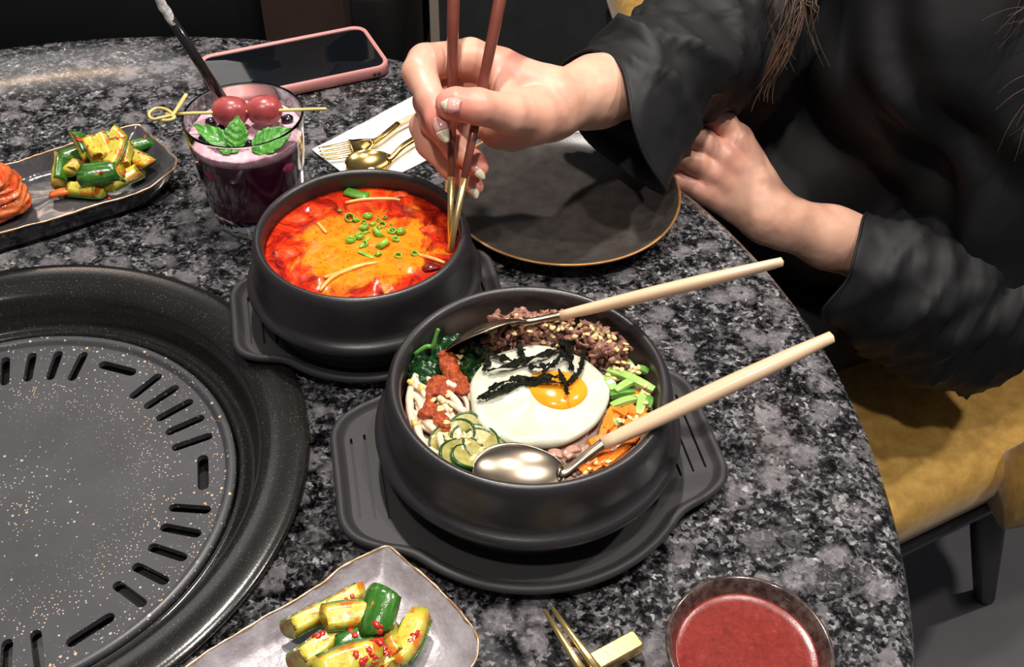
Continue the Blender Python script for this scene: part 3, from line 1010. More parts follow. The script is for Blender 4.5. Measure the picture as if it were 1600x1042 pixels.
# minced beef: a heap of crumbs nobody could count
def ico(r=1.0):
    import bmesh
    bm = bmesh.new()
    bmesh.ops.create_icosphere(bm, subdivisions=2, radius=r)
    v = np.array([x.co[:] for x in bm.verts]); f = [tuple(y.index for y in x.verts) for x in bm.faces]
    bm.free()
    return v, f
ICO = ico()
MAT['beef'] = mat('cooked_minced_beef', (.15, .060, .042), .42, var=(.40, .20, .14), vscale=160, bmp=.6, bscale=500, bdist=.001, coat=.15)
vf = []
for k in range(360):
    t = rnd.uniform(0, 1)
    u = 770 + 205 * t + rnd.uniform(-14, 14)
    vt = 500 - 12 * math.sin(t * 2.4) + 48 * t * t
    v = vt + rnd.uniform(-10, 46)
    z = .059 + .012 * math.exp(-((v - vt - 14) / 16) ** 2) + rnd.uniform(-.002, .003)
    p = P(u, v, z)
    if math.hypot(p[0] - BC[0], p[1] - BC[1]) > .0655:
        continue
    if math.hypot(p[0] - EC[0], p[1] - EC[1]) < .033:
        p[2] = min(p[2], TZ + .054)
    s = np.array([rnd.uniform(.0022, .0052), rnd.uniform(.0014, .0026), rnd.uniform(.0011, .0022)])
    R = np.array(Matrix.Rotation(rnd.uniform(0, 6.3), 3, 'Z') @ Matrix.Rotation(rnd.uniform(-.9, .9), 3, 'Y') @ Matrix.Rotation(rnd.uniform(0, 6.3), 3, 'X'))
    vv = ICO[0] * (1 + .38 * fbm(ICO[0] * 1.9 + k * 7.3, 2))[:, None] * s
    vv[:, 2] += .0016 * np.sin(vv[:, 0] * 600 + k)
    vf.append((vv @ R.T + p, ICO[1]))
tag(obj('minced_beef', join(*vf), MAT['beef']), 'heap of brown minced beef at the far side of the rice bowl', 'beef', None, 'stuff')

# spinach: dark crumpled leaves
MAT['spinach'] = mat('dark_cooked_spinach', (.004, .022, .006), .25, var=(.012, .062, .014), vscale=160, coat=.3, bmp=.2, bscale=200, bdist=.0015)
MAT['spinach_stem'] = mat('bright_spinach_stem', (.06, .22, .03), .25, var=(.12, .34, .06), vscale=90, coat=.4)
def leaf_grid(c, d, up, L, W, k, curl=.3, amp=.0022, na=16, nb=9):
    x = unit(d); z = unit(np.asarray(up) - (np.asarray(up) @ x) * x); y = np.cross(z, x)
    G = np.zeros((na, nb, 3))
    for i in range(na):
        s = i / (na - 1)
        wv = W * (math.sin(math.pi * min(1, s ** .75 * .97 + .03)) ** .8 + .02)
        for j in range(nb):
            t = j / (nb - 1) * 2 - 1
            G[i, j] = np.asarray(c) + x * L * (s - .5) + y * wv * t + z * (-curl * L * (s - .5) ** 2 - .25 * wv * t * t * curl * 3)
    nn = fbm(G * 260 + k * 9.1, 3)
    return G + z * (amp * nn)[..., None]
for k, (u, v, z, du, dv, L, W, lab) in enumerate([(668, 568, .061, 20, -50, .024, .010, 'dark spinach leaf lying against the left bowl wall'), (663, 585, .058, 30, 30, .024, .010, 'spinach leaf just above the bean sprouts'), (745, 545, .060, 60, -20, .022, .009, 'folded spinach leaf between the chili paste and the beef'), (727, 566, .060, 60, 10, .020, .008, 'spinach leaf touching the left edge of the egg'), (740, 585, .057, 30, 40, .018, .008, 'small spinach leaf tucked under the egg'), (705, 535, .058, 50, -30, .024, .010, 'dark spinach leaf beneath the rear spoon bowl'), (655, 555, .063, 25, -25, .016, .005, 'glossy curled spinach leaf at the far left of the rice bowl')]):
    p = P(u, v, z); q = P(u + du, v + dv, z)
    tag(obj('spinach_leaf', sheet(leaf_grid(p, q - p, (.1 * math.sin(k), -.4, 1), L, W, k, 1.0, .0042, 26, 15), .0005), MAT['spinach']), lab, 'spinach', 'spinach leaves in the rice bowl')
pp = smooth_path([P(648, 553, .064), P(665, 542, .068), P(676, 540, .069), P(681, 525, .075), P(685, 514, .079)], 18)
tag(obj('spinach_sprig', tube(pp, [.0012, .0015, .0014, .0010, .0012], 7), MAT['spinach_stem']), 'bright green spinach stem sticking up at the left bowl wall', 'spinach')

# bean sprouts
MAT['sprout'] = mat('pale_bean_sprout', (.74, .50, .35), .28, var=(.82, .66, .50), vscale=80, sss=.2, coat=.35)
MAT['sprout_bean'] = mat('yellow_bean_head', (.75, .50, .12), .3, coat=.3)
sp = [[(640, 575), (648, 592), (655, 615), (658, 640)], [(634, 590), (636, 615), (642, 645), (652, 670)], [(650, 582), (662, 600), (690, 610), (712, 622)], [(645, 600), (672, 618), (700, 628), (728, 640)], [(640, 640), (660, 655), (690, 668), (705, 672)], [(650, 630), (680, 640), (705, 655), (722, 662)], [(690, 600), (712, 610), (728, 625), (732, 645)], [(700, 612), (715, 630), (722, 650), (716, 668)], [(645, 655), (655, 680), (668, 690), (690, 688)], [(660, 610), (675, 640), (680, 665), (700, 690)], [(655, 690), (665, 700), (680, 708), (700, 705)], [(665, 660), (685, 678), (690, 695), (695, 715)], [(637, 610), (655, 625), (660, 650), (650, 668)], [(700, 628), (720, 640), (735, 655), (745, 665)], [(685, 620), (700, 640), (712, 655), (730, 658)], [(642, 668), (655, 690), (672, 708), (690, 722)], [(705, 590), (720, 600), (732, 612), (736, 625)], [(648, 605), (652, 630), (662, 655), (680, 672)], [(668, 590), (680, 604), (700, 616), (716, 636)], [(632, 600), (640, 628), (640, 650), (646, 672)], [(655, 600), (690, 622), (712, 640), (740, 652)], [(670, 630), (700, 645), (725, 668), (735, 672)], [(643, 585), (660, 612), (668, 640), (690, 660)], [(650, 660), (672, 672), (700, 680), (712, 676)], [(636, 640), (650, 662), (660, 690), (682, 712)], [(690, 590), (705, 602), (722, 606), (738, 612)]]
for k, pts in enumerate(sp):
    dz = rnd.uniform(-.003, .003)
    pp = smooth_path([P(u, v, .0575 + dz + .002 * math.sin(i * 1.7 + k)) for i, (u, v) in enumerate(pts)], 14)
    for q in pp:
        d = math.hypot(q[0] - BC[0], q[1] - BC[1])
        if d > .066:
            q[:2] = BC + (q[:2] - BC) * .066 / d
    r = rnd.uniform(.0017, .0023)
    t = thing('bean_sprout', 'pale glossy bean sprout in the tangle at the left of the rice bowl', 'bean sprout', pp[0], 'bean sprouts in the rice bowl')
    obj('shoot', tube(pp, [r * .7, r, r, r * .8, r * .5], 8), MAT['sprout'], t)
    if k % 3 == 0:
        e = unit(pp[0] - pp[2])
        obj('bean_head', tube([pp[0] - e * .001, pp[0] + e * .001, pp[0] + e * .0035], [.001, .0021, .0012], 8), MAT['sprout_bean'], t)

# chili paste blobs
def paste_mat():
    m, nt, b = newmat('red_chili_paste')
    co = objco(nt)
    n = noise(nt, 420, 5, .7, co)
    nt.links.new(ramp(nt, n.outputs[0], [(.3, (.13, .014, .005)), (.5, (.38, .052, .010)), (.7, (.60, .16, .03))]), b.inputs['Base Color'])
    b.inputs['Roughness'].default_value = .25
    bump(nt, b, n.outputs[0], .8, .002)
    return m
MAT['paste'] = paste_mat()
for k, (bl, lab) in enumerate([([(697, 555, .0042), (702, 570, .0055), (708, 585, .0052), (718, 597, .005), (722, 608, .0042)], 'thick red chili paste streak on the spinach'), ([(680, 602, .005), (688, 598, .0048), (672, 615, .003), (697, 612, .004)], 'red chili paste dollop on the bean sprouts below the streak'), ([(662, 645, .0035), (675, 640, .0042), (690, 655, .0045), (695, 668, .0042), (672, 625, .003)], 'lowest red chili paste smear on the bean sprouts')]):
    pts = [P(u, v, .061) for u, v, r in bl]
    lo, hi = np.min(pts, 0) - .012, np.max(pts, 0) + .012
    fl_ = Field(lo, hi, .0008)
    for p, (u, v, r) in zip(pts, bl):
        fl_.ell(p, np.eye(3), (r, r, r * .6), .003)
    fl_.warp(lambda X: .0013 * fbm(X * 420, 3))
    tag(obj('chili_paste', fl_.mesh(1), MAT['paste']), lab, 'chili paste', 'chili paste in the rice bowl')

# courgette slices, cucumber and carrot sticks
MAT['zuc_flesh'] = mat('courgette_flesh', (.30, .27, .06), .28, var=(.52, .46, .18), vscale=160, coat=.3, sss=.15, bmp=.4, bscale=300)
MAT['zuc_skin'] = mat('courgette_skin', (.008, .045, .006), .25, var=(.02, .09, .012), vscale=100, coat=.4)
for k, (u, v, rx, rot, tx, lab) in enumerate([(705, 690, .0125, .2, .5, 'courgette slice leaning on the bean sprouts with a dark rim'), (722, 683, .0125, 1.2, .35, 'courgette slice next to the egg, seeds on top'), (745, 690, .012, -.3, .3, 'courgette slice half under the egg white'), (722, 712, .012, .9, .6, 'courgette slice above the front spoon bowl'), (758, 702, .012, .4, .35, 'courgette slice between the egg and the front spoon'), (740, 716, .011, 2.0, .5, 'courgette slice lowest by the front bowl rim')]):
    p = P(u, v, .0585)
    t = thing('courgette_slice', lab, 'courgette', (p[0], p[1], p[2] - .002), 'courgette slices in the rice bowl')
    R = np.array(Matrix.Rotation(rot, 3, 'Z') @ Matrix.Rotation(tx, 3, 'X'))
    prof = [(0, .0013), (rx * .86, .0012), (rx * .90, .0013), (rx * .90, -.0013), (0, -.0013)]
    v1, f1 = lathe(prof, (0, 0, 0), 30, wob=lambda a, k=k: 1 + .16 * np.sin(2 * a + k) + .06 * np.sin(3 * a + 2 * k))
    v1[:, 2] += 26 * v1[:, 0] ** 2 - .0015 + 9 * (k % 3 - 1) * v1[:, 0] * v1[:, 1]
    obj('flesh', (v1 @ R.T + p, f1), MAT['zuc_flesh'], t)
    v1, f1 = lathe([(rx * .895, .0015), (rx * .975, .0012), (rx, 0), (rx * .975, -.0012), (rx * .895, -.0015)], (0, 0, 0), 30, True, wob=lambda a, k=k: 1 + .16 * np.sin(2 * a + k) + .06 * np.sin(3 * a + 2 * k))
    v1[:, 2] += 26 * v1[:, 0] ** 2 - .0015 + 9 * (k % 3 - 1) * v1[:, 0] * v1[:, 1]
    obj('rind', (v1 @ R.T + p, f1), MAT['zuc_skin'], t)

def stick(a, b, w_, h_, bend=0.0, seed=0):
    path = smooth_path([a, (np.asarray(a) + b) / 2 + np.array([0, 0, bend]), b], 7)
    T, Nn, B = frames(path)
    V = []
    for i in range(7):
        tp = 1 - .25 * abs(i / 3 - 1) ** 3
        ph = .25 * math.sin(seed)
        cb, sb = math.cos(ph), math.sin(ph)
        for (s, t) in ((-1, -1), (-.75, -1.0), (.75, -1.0), (1, -.8), (1, .8), (.75, 1), (-.75, 1), (-1, .8)):
            V.append(path[i] + tp * (w_ * s * cb - h_ * t * sb) * B[i] + tp * (w_ * s * sb + h_ * t * cb) * Nn[i])
    F = [(i * 8 + j, i * 8 + (j + 1) % 8, (i + 1) * 8 + (j + 1) % 8, (i + 1) * 8 + j) for i in range(6) for j in range(8)]
    F += [tuple(range(7, -1, -1)), tuple(range(48, 56))]
    return np.array(V), [f[::-1] for f in F]
MAT['cuke'] = mat('pale_green_cucumber', (.25, .48, .08), .28, var=(.42, .62, .20), vscale=90, coat=.35, sss=.1)
MAT['cuke_dark'] = mat('green_cucumber', (.07, .26, .03), .28, var=(.18, .42, .08), vscale=70, coat=.35)
c8 = lambda x, y: (820 + x / 3.593, 470 + y / 3.593)
for k, (a, b, w_, m_, lab) in enumerate([((468, 385), (725, 500), .0030, 'cuke', 'longest pale green cucumber stick across the pile'), ((485, 590), (645, 545), .0028, 'cuke', 'cucumber stick nearest the carrot shreds'), ((480, 530), (615, 510), .0027, 'cuke_dark', 'dark skinned cucumber stick beside the egg edge'), ((510, 505), (628, 440), .0026, 'cuke', 'slanted cucumber stick on top of the pile'), ((455, 425), (500, 500), .0030, 'cuke', 'cucumber stick tucked against the egg white'), ((560, 335), (620, 420), .0030, 'cuke_dark', 'cucumber stick at the foot of the minced beef'), ((625, 380), (690, 400), .0024, 'cuke_dark', 'short dark cucumber stick under the sesame seeds'), ((665, 520), (640, 640), .0030, 'cuke', 'cucumber stick standing near the bowl wall'), ((700, 540), (690, 600), .0026, 'cuke_dark', 'short cucumber stick against the right bowl wall'), ((500, 660), (520, 700), .0022, 'cuke', 'cucumber bit showing between the carrot shreds')]):
    z = .0605 + (.003 if k in (0, 3) else 0)
    pa, pb = P(*c8(*a), z), P(*c8(*b), z - .0005)
    tag(obj('cucumber_stick', stick(pa, pb, w_ * .85, w_ * .6, .001, k), MAT[m_], smooth=False), lab, 'cucumber', 'cucumber sticks in the rice bowl')
MAT['carrot'] = mat('orange_carrot', (.80, .17, .012), .3, var=(.88, .27, .025), vscale=90, coat=.3)
for k, (a, b, lab) in enumerate([((480, 740), (640, 505), 'long carrot shred pointing up between cucumber and egg'), ((430, 770), (495, 600), 'carrot shred hugging the right edge of the egg'), ((500, 610), (560, 640), 'short carrot shred just below the cucumber sticks'), ((590, 700), (730, 600), 'carrot shred beside the right bowl wall'), ((600, 640), (610, 590), 'small carrot shred among the cucumber sticks'), ((300, 900), (345, 960), 'carrot shred by the neck of the front spoon'), ((350, 960), (380, 870), 'upright carrot shred under the front spoon handle'), ((400, 920), (520, 850), 'carrot shred along the front bowl rim'), ((450, 930), (590, 820), 'carrot shred nearest the front right rim'), ((520, 870), (650, 770), 'carrot shred under the cream spoon handle'), ((560, 820), (660, 750), 'carrot shred at the right end of the carrot pile'), ((360, 800), (440, 760), 'carrot shred at the lower right edge of the egg'), ((420, 890), (470, 820), 'carrot shred crossing the front carrot pile'), ((330, 930), (420, 860), 'carrot shred just right of the spoon neck'), ((480, 900), (600, 790), 'carrot shred beneath the thick of the spoon handle'), ((380, 950), (470, 900), 'carrot shred lowest against the front bowl wall'), ((540, 850), (690, 720), 'carrot shred outermost at the right front rim'), ((450, 720), (520, 640), 'carrot shred in the gap beside the egg'), ((560, 700), (640, 620), 'carrot shred leaning on the cucumber sticks'), ((640, 700), (720, 640), 'carrot shred beside the right bowl wall under the handle')]):
    z = .0590 + .0015 * (k % 3)
    pa, pb = P(*c8(*a), z), P(*c8(*b), z)
    for q in (pa, pb):
        d = math.hypot(q[0] - BC[0], q[1] - BC[1])
        if d > .065:
            q[:2] = BC + (q[:2] - BC) * .065 / d
    tag(obj('carrot_shred', stick(pa, pb, .0021, .0014, .0012 * math.sin(k), k), MAT['carrot'], smooth=False), lab, 'carrot', 'carrot shreds in the rice bowl')
MAT['brown_veg'] = mat('pink_brown_mushroom', (.36, .17, .12), .3, var=(.55, .33, .25), vscale=110, coat=.3)
for k, (a, b, lab) in enumerate([((130, 858), (215, 868), 'brown mushroom strip under the lower edge of the egg'), ((230, 850), (310, 830), 'pinkish mushroom strip beside the spoon neck'), ((240, 960), (290, 975), 'mushroom strip below the spoon neck'), ((270, 935), (320, 965), 'pale mushroom strip next to the carrot pile'), ((225, 880), (262, 850), 'mushroom strip between the egg and the spoon neck')]):
    pa, pb = P(*c8(*a), .058), P(*c8(*b), .0575)
    tag(obj('mushroom_strip', stick(pa, pb, .0026, .0012, .001, k), MAT['brown_veg']), lab, 'mushroom', 'mushroom strips in the rice bowl')

# sesame seeds
MAT['sesame'] = mat('toasted_sesame', (.72, .48, .20), .4, var=(.85, .66, .36), vscale=300)
v1 = ICO[0] * np.array([.0020, .00125, .0008])
v1[:, 1] *= 1 - .35 * v1[:, 0] / .0020
seed_me = mesh_of('sesame_seed', v1, ICO[1], MAT['sesame'])
deps = []
spots = [(810, 508, 24, 14, 30, .0715, 'beef'), (930, 520, 26, 16, 36, .071, 'beef'), (870, 512, 26, 12, 22, .0725, 'beef'), (775, 540, 8, 14, 8, .064, 'beef'), (985, 575, 26, 10, 28, .0645, 'cucumber'), (1008, 605, 12, 18, 16, .0645, 'cucumber'), (985, 655, 18, 10, 14, .0635, 'carrot'), (700, 680, 10, 16, 10, .0625, 'courgette'), (725, 688, 14, 14, 10, .0625, 'courgette'), (745, 708, 16, 12, 14, .0625, 'courgette'), (718, 548, 8, 10, 6, .0640, 'spinach'), (690, 630, 16, 14, 12, .0625, 'sprout'), (670, 700, 12, 16, 10, .0600, 'sprout'), (930, 725, 20, 10, 6, .0625, 'carrot')]
LAB = {'beef': 'toasted sesame seed on the heap of minced beef', 'cucumber': 'toasted sesame seed on the cucumber sticks in the rice bowl', 'carrot': 'toasted sesame seed on the carrot shreds', 'courgette': 'toasted sesame seed on the courgette slices', 'spinach': 'toasted sesame seed on the spinach leaves', 'sprout': 'toasted sesame seed on the bean sprouts'}
seeds = []
for (u, v, su, sv, n, z, kd) in spots:
    for _ in range(n):
        p = P(u + rnd.gauss(0, su * .6), v + rnd.gauss(0, sv * .6), z)
        d = math.hypot(p[0] - BC[0], p[1] - BC[1])
        if d > .066 or math.hypot(p[0] - EC[0], p[1] - EC[1]) < .037:
            continue
        seeds.append((p, kd))
bpy.context.view_layer.update()
dg = bpy.context.evaluated_depsgraph_get()
def drop(x, y, z0=.12):
    ok, loc, nrm, idx, ob, mm = scn.ray_cast(dg, Vector((x, y, TZ + z0)), Vector((0, 0, -1)))
    return (np.array(loc), np.array(nrm)) if ok else (np.array([x, y, TZ]), np.array([0, 0, 1.]))
drops = [(drop(p[0], p[1]), kd) for p, kd in seeds]
for (l, nn), kd in drops:
    a = rnd.uniform(0, 6.3)
    nn = unit(nn + np.array([0, 0, .6]))
    o = put('sesame_seed', seed_me, frame4(l + nn * .0004, (math.cos(a), math.sin(a), .2), nn))
    tag(o, LAB[kd], 'sesame seed', 'sesame seeds on the ' + kd)

# ------------------------------------------------------------------ spoons and forks
MAT['steel'] = mat('brushed_champagne_steel', (.36, .295, .225), .27, metal=1.0, bmp=.05, bscale=900, bdist=.0003)
MAT['gold'] = mat('polished_gold_steel', (.86, .58, .20), .18, metal=1.0)
MAT['cream'] = mat('cream_lacquer_handle', (.70, .49, .32), .32, coat=.3)
def spoon_bowl(c, d, up, L, W, depth, thick=.0007):
    """hollow spoon bowl centred at c; d points to the tip, up out of the hollow"""
    x = unit(d); z = unit(np.asarray(up) - (np.asarray(up) @ x) * x); y = np.cross(z, x)
    na, nb = 30, 15
    G = np.zeros((na, nb, 3))
    for i in range(na):
        s = math.cos(math.pi * i / (na - 1))          # 1 tip .. -1 heel
        w_ = W * math.sqrt(max(0, 1 - s * s)) ** (1.0) * (1 + .10 * s) + .0004
        for j in range(nb):
            t = math.sin((j / (nb - 1) * 2 - 1) * math.pi / 2)
            rr = s * s + (t * w_ / W) ** 2
            G[i, j] = np.asarray(c) + x * L * s + y * w_ * t - z * depth * (1 - min(1, rr)) ** .8
    return sheet(G, thick), c - x * L, x, y, z

def spoon(name, label, cat, grp, heel, tipd, up, L, W, depth, neck_pts, handle_pts, hr, metal, handle=True):
    """heel: where bowl meets neck"""
    x = unit(tipd)
    c = np.asarray(heel) + x * L
    vf, h, _, y, z = spoon_bowl(c, x, up, L, W, depth)
    t = thing(name, label, cat, c - np.array([0, 0, .003]), grp)
    obj('spoon_bowl', vf, metal, t)
    npth = smooth_path([c - x * L * .86 - z * depth * .12] + [heel] + list(neck_pts), 18)
    obj('neck', tube(npth, [.0050, .0034, .0028, .0030, .0034], 12, flat=.75, up=z), metal, t)
    obj('handle', tube(smooth_path(handle_pts, 24), hr, 14, flat=.85, up=z), MAT['cream'], t)
    return t
# spoon resting in the front of the large bowl, hollow up
h0 = P(884, 738, .0600); h1 = P(944, 692, .0680); h2 = P(1300, 526, .118)
dirn = unit(h1 - h0)
spoon('rice_spoon', 'champagne metal spoon with cream handle in the front of the rice bowl', 'spoon', 'spoons with cream handles', h0, np.array([-1, -.02, .05]), (.0, -.10, 1), .0240, .0165, .0060,
      [h0 * .5 + h1 * .5 + np.array([0, 0, .0006]), h1], [h1 - dirn * .0005, h1 * .65 + h2 * .35, h1 * .3 + h2 * .7, h2], [.0038, .0046, .0050, .0049, .0043, .0032], MAT['steel'])
# spoon at the back, hollow side down
k0 = P(828, 503, .0755); k1 = P(877, 493, .0790); k2 = P(1222, 409, .118)
dirn = unit(k1 - k0)
spoon('serving_spoon', 'champagne metal spoon turned face down at the back of the rice bowl', 'spoon', 'spoons with cream handles', k0, np.array([-1, -.22, -.34]), (-.10, -.82, -.58), .0260, .0160, .0080,
      [k0 * .5 + k1 * .5, k1], [k1 - dirn * .0005, k1 * .65 + k2 * .35, k1 * .3 + k2 * .7, k2], [.0034, .0042, .0047, .0046, .0040, .0031], MAT['steel'])

# ------------------------------------------------------------------ napkin with fork and spoon
MAT['napkin'] = mat('white_paper_napkin', (.88, .88, .86), .8, bmp=.25, bscale=900, bdist=.0004)
A, B_, C_, D_ = P(488, 237), P(705, 122), P(775, 198), P(573, 300)
G = np.zeros((14, 14, 3))
for i in range(14):
    for j in range(14):
        a, b = i / 13, j / 13
        G[i, j] = (A * (1 - a) + B_ * a) * (1 - b) + (D_ * (1 - a) + C_ * a) * b
G[..., 2] += .0022 + .0006 * fbm(G * 55, 2)
tag(obj('napkin', sheet(G[:, ::-1], .0018), MAT['napkin']), 'folded white paper napkin under the gold fork and spoon', 'napkin')
NZ = .0032
def flatp(u, v, z=0.0):
    return P(u, v, NZ + z)
# spoon on the napkin
sh, sn, se = flatp(612, 246, .004), flatp(648, 217, .008), flatp(735, 175, .004)
spoon('gold_spoon', 'shiny gold spoon with cream handle lying on the white napkin', 'spoon', None, sh, flatp(530, 262, .004) - sh, (.05, -.1, 1), .0185, .0145, .0055, [flatp(628, 230, .0075), sn], [sn, (sn + se) / 2, se], [.0032, .0036, .0032], MAT['gold'])
# fork
fk = thing('gold_fork', 'gold dessert fork with cream handle lying on the white napkin', 'fork', flatp(590, 222))
fh, fj, fe = flatp(585, 225, .004), flatp(622, 194, .0075), flatp(720, 150, .004)
fdir = unit(flatp(500, 241, .003) - fh)
fy = np.cross([0, 0, 1], fdir)
G = np.zeros((12, 9, 3))
for i in range(12):
    s = i / 11
    w_ = .0030 + .0078 * math.sin(min(1, s * 1.5) * math.pi / 2)
    for j in range(9):
        t = j / 4 - 1
        G[i, j] = fh + fdir * .019 * s + fy * w_ * t + np.array([0, 0, .0025 - .0045 * math.sin(s * math.pi * .8) * (1 - .35 * t * t)])
obj('fork_head', sheet(G[:, ::-1], .0011), MAT['gold'], fk)
for j, t in enumerate((-.86, -.29, .29, .86)):
    a = fh + fdir * .0185 + fy * .0104 * t + np.array([0, 0, .0])
    pp = smooth_path([a, a + fdir * .012 + [0, 0, -.0005], a + fdir * .025 - fy * .002 * t + [0, 0, .0012]], 10)
    obj('tine', tube(pp, [.0016, .0014, .0008], 8, flat=.6), MAT['gold'], fk)
obj('neck', tube(smooth_path([fh + fdir * .003, flatp(598, 213, .0065), fj], 12), [.0040, .0028, .0030, .0032], 10, flat=.8), MAT['gold'], fk)
obj('handle', tube(smooth_path([fj, (fj + fe) / 2, fe], 12), [.0032, .0036, .0033], 10, flat=.8), MAT['cream'], fk)

# ------------------------------------------------------------------ phone
a0, a1, a2 = P(302, 92, .009), P(568, 40, .009), P(603, 108, .009)
px = unit(a1 - a0); py = unit(np.cross([0, 0, 1], px))
pc = (a0 + a1) / 2 - py * .040 + px * .001
pc[2] = TZ
ph = thing('phone', 'black-screened phone in a pink case lying by the drink', 'phone', pc)
def slab(w_, h_, r, zs, ins):
    rg = []
    for z, i_ in zip(zs, ins):
        q = rounded_rect(w_ - i_, h_ - i_, max(r - i_, .001))
        rg.append(pc + q[:, :1] * px + q[:, 1:] * py + np.array([0, 0, z]))
    return loft(np.array(rg), True, True)
MAT['pink'] = mat('pink_silicone', (.66, .28, .27), .5)
MAT['screen'] = mat('black_glass_screen', (.004, .005, .007), .04, coat=.3)
MAT['dark'] = mat('black_plastic', (.012, .012, .013), .35)
obj('case', slab(.0768, .0395, .0135, [.0005, .002, .0095, .0112, .0118, .0112, .0102], [.0025, 0, 0, .0008, .0017, .0030, .0034]), MAT['pink'], ph)
obj('screen', slab(.0730, .0358, .0110, [.0100, .0104, .01055], [0, 0, .0006]), MAT['screen'], ph)
for q in (.0625, .0665):
    e = pc + px * (.0768 - .0145 + (q - .0645)) - py * .0396 + np.array([0, 0, .0055])
    obj('speaker_slot', tube([e - px * .0011 , e + px * .0011], .0016, 10), MAT['dark'], ph)

# ------------------------------------------------------------------ drink
DC = np.array([-.1884, .6393])
gm, nt, b = newmat('clear_glass')
b.inputs['Base Color'].default_value = (1, 1, 1, 1)
b.inputs['Roughness'].default_value = .01
b.inputs['Transmission Weight'].default_value = 1.0
b.inputs['IOR'].default_value = 1.45
MAT['glass'] = gm
gl = thing('tumbler', 'clear tumbler of purple drink with cut glass foot', 'glass', (DC[0], DC[1], TZ))
n = 120
outer = [(.0265, 0), (.0300, .0008), (.0318, .004), (.0330, .010), (.0345, .0165), (.0350, .020), (.0363, .034), (.0384, .056), (.0405, .078), (.0414, .0868), (.0412, .0880), (.0405, .0884), (.0399, .0880), (.0398, .0868), (.0390, .078), (.0368, .056), (.0347, .034), (.0336, .0215), (.030, .0190), (0, .0186)]
v, f = lathe(outer, (DC[0], DC[1], TZ + .0004), n)
k = len(outer)
for i in range(n):
    for j in range(1, 5):
        idx = i * k + j
        a = i * 2 * math.pi / n
        s = 1 - .05 * abs(math.sin(9 * a + (j - 2.5) * .55)) * (1 if j in (2, 3) else .6)
        v[idx, :2] = DC + (v[idx, :2] - DC) * s
base = np.array([[DC[0], DC[1], TZ + .0012]])
f += [(len(v), ((i + 1) % n) * k, i * k) for i in range(n)]
v = np.concatenate([v, base])
obj('glass_body', (v, f), MAT['glass'], gl)
def drink_mat():
    m, nt, b = newmat('dark_purple_drink')
    co = objco(nt)
    n_ = noise(nt, 35, 3, .5, co)
    nt.links.new(ramp(nt, n_.outputs[0], [(.35, (.060, .006, .024)), (.65, (.10, .010, .040)), (.8, (.20, .018, .065))]), b.inputs['Base Color'])
    b.inputs['Roughness'].default_value = .1
    return m
dr = obj('drink', lathe([(0, .0192), (.0326, .0194), (.0340, .0225), (.0346, .034), (.0366, .056), (.0379, .0675), (.0377, .0685), (0, .0685)], (DC[0], DC[1], TZ), 80), drink_mat(), loc=(DC[0], DC[1], TZ + .0192))
tag(dr, 'dark purple berry drink filling the tumbler', 'drink')
MAT['foam'] = mat('pink_foam', (.62, .30, .40), .5, var=(.80, .58, .64), vscale=120, bmp=.5, bscale=500, bdist=.0015)
v, f = lathe([(0, .0690), (.0377, .0690), (.0383, .0715), (.0386, .0752), (.0378, .0756), (.030, .0748), (.015, .0746), (0, .0745)], (DC[0], DC[1], TZ), 80)
msk = v[:, 2] > TZ + .0735
v[:, 2] += .0008 * fbm(v * 160, 2) * msk
fo = obj('drink_foam', (v, f), MAT['foam'], dr)
for (a, z, r) in ((250, .058, .0085), (318, .060, .0075), (205, .062, .006)):
    pass
# ice cubes pressing against the glass, tinted by the drink
MAT['ice'] = mat('berry_tinted_ice', (.42, .02, .10), .15, var=(.62, .10, .22), vscale=90, coat=.4)
for (u, v_, lab) in ((338, 268, 'berry tinted ice cube showing through the left of the tumbler'), (430, 253, 'berry tinted ice cube showing through the right of the tumbler')):
    d = unit(P(u, v_, .058)[:2] - DC)
    a = math.atan2(P(u, v_, .06)[1] - DC[1], P(u, v_, .06)[0] - DC[0])
    c = np.array([DC[0] + .0285 * math.cos(a), DC[1] + .0285 * math.sin(a), TZ + .0585])
    fl_ = Field(c - .014, c + .014, .001)
    fl_.cap(c - [.003, 0, .001], c + [.003, 0, .001], .0078, .0074, .002)
    fl_.warp(lambda X: .0008 * fbm(X * 200, 2))
    tag(obj('ice_cube', fl_.mesh(), MAT['ice']), lab, 'ice cube', 'ice cubes in the drink')
# straw
s0, s1 = P(352, 168, .045), P(345, 153, .079)
s1 = np.array([-.2025, .6585, TZ + .0790])
s2 = Q(267, 30, .715)
sd = unit(s2 - s1)
stw = thing('straw', 'black drinking straw with a torn wrapper tip leaning in the tumbler', 'straw', s1 - sd * .03)
obj('tube', tube([s1 - sd * .010, s2], .0034, 16), mat('black_straw', (.012, .011, .012), .12, coat=.3), stw)
MAT['wrapper'] = mat('clear_crinkled_wrapper', (.55, .55, .56), .25, bmp=.8, bscale=300, bdist=.002)
pp = smooth_path([s2 - sd * .003, s2 + sd * .006, s2 + sd * .013 + [.001, 0, 0], s2 + sd * .020 + [.002, 0, .001]], 12)
v, f = tube(pp, [.0040, .0042, .0046, .0036], 14, flat=.7)
v += .0007 * np.stack([fbm(v * 300 + 5, 2), fbm(v * 300 + 31, 2), fbm(v * 300 + 77, 2)], -1)
obj('wrapper_tip', (v, f), MAT['wrapper'], stw)
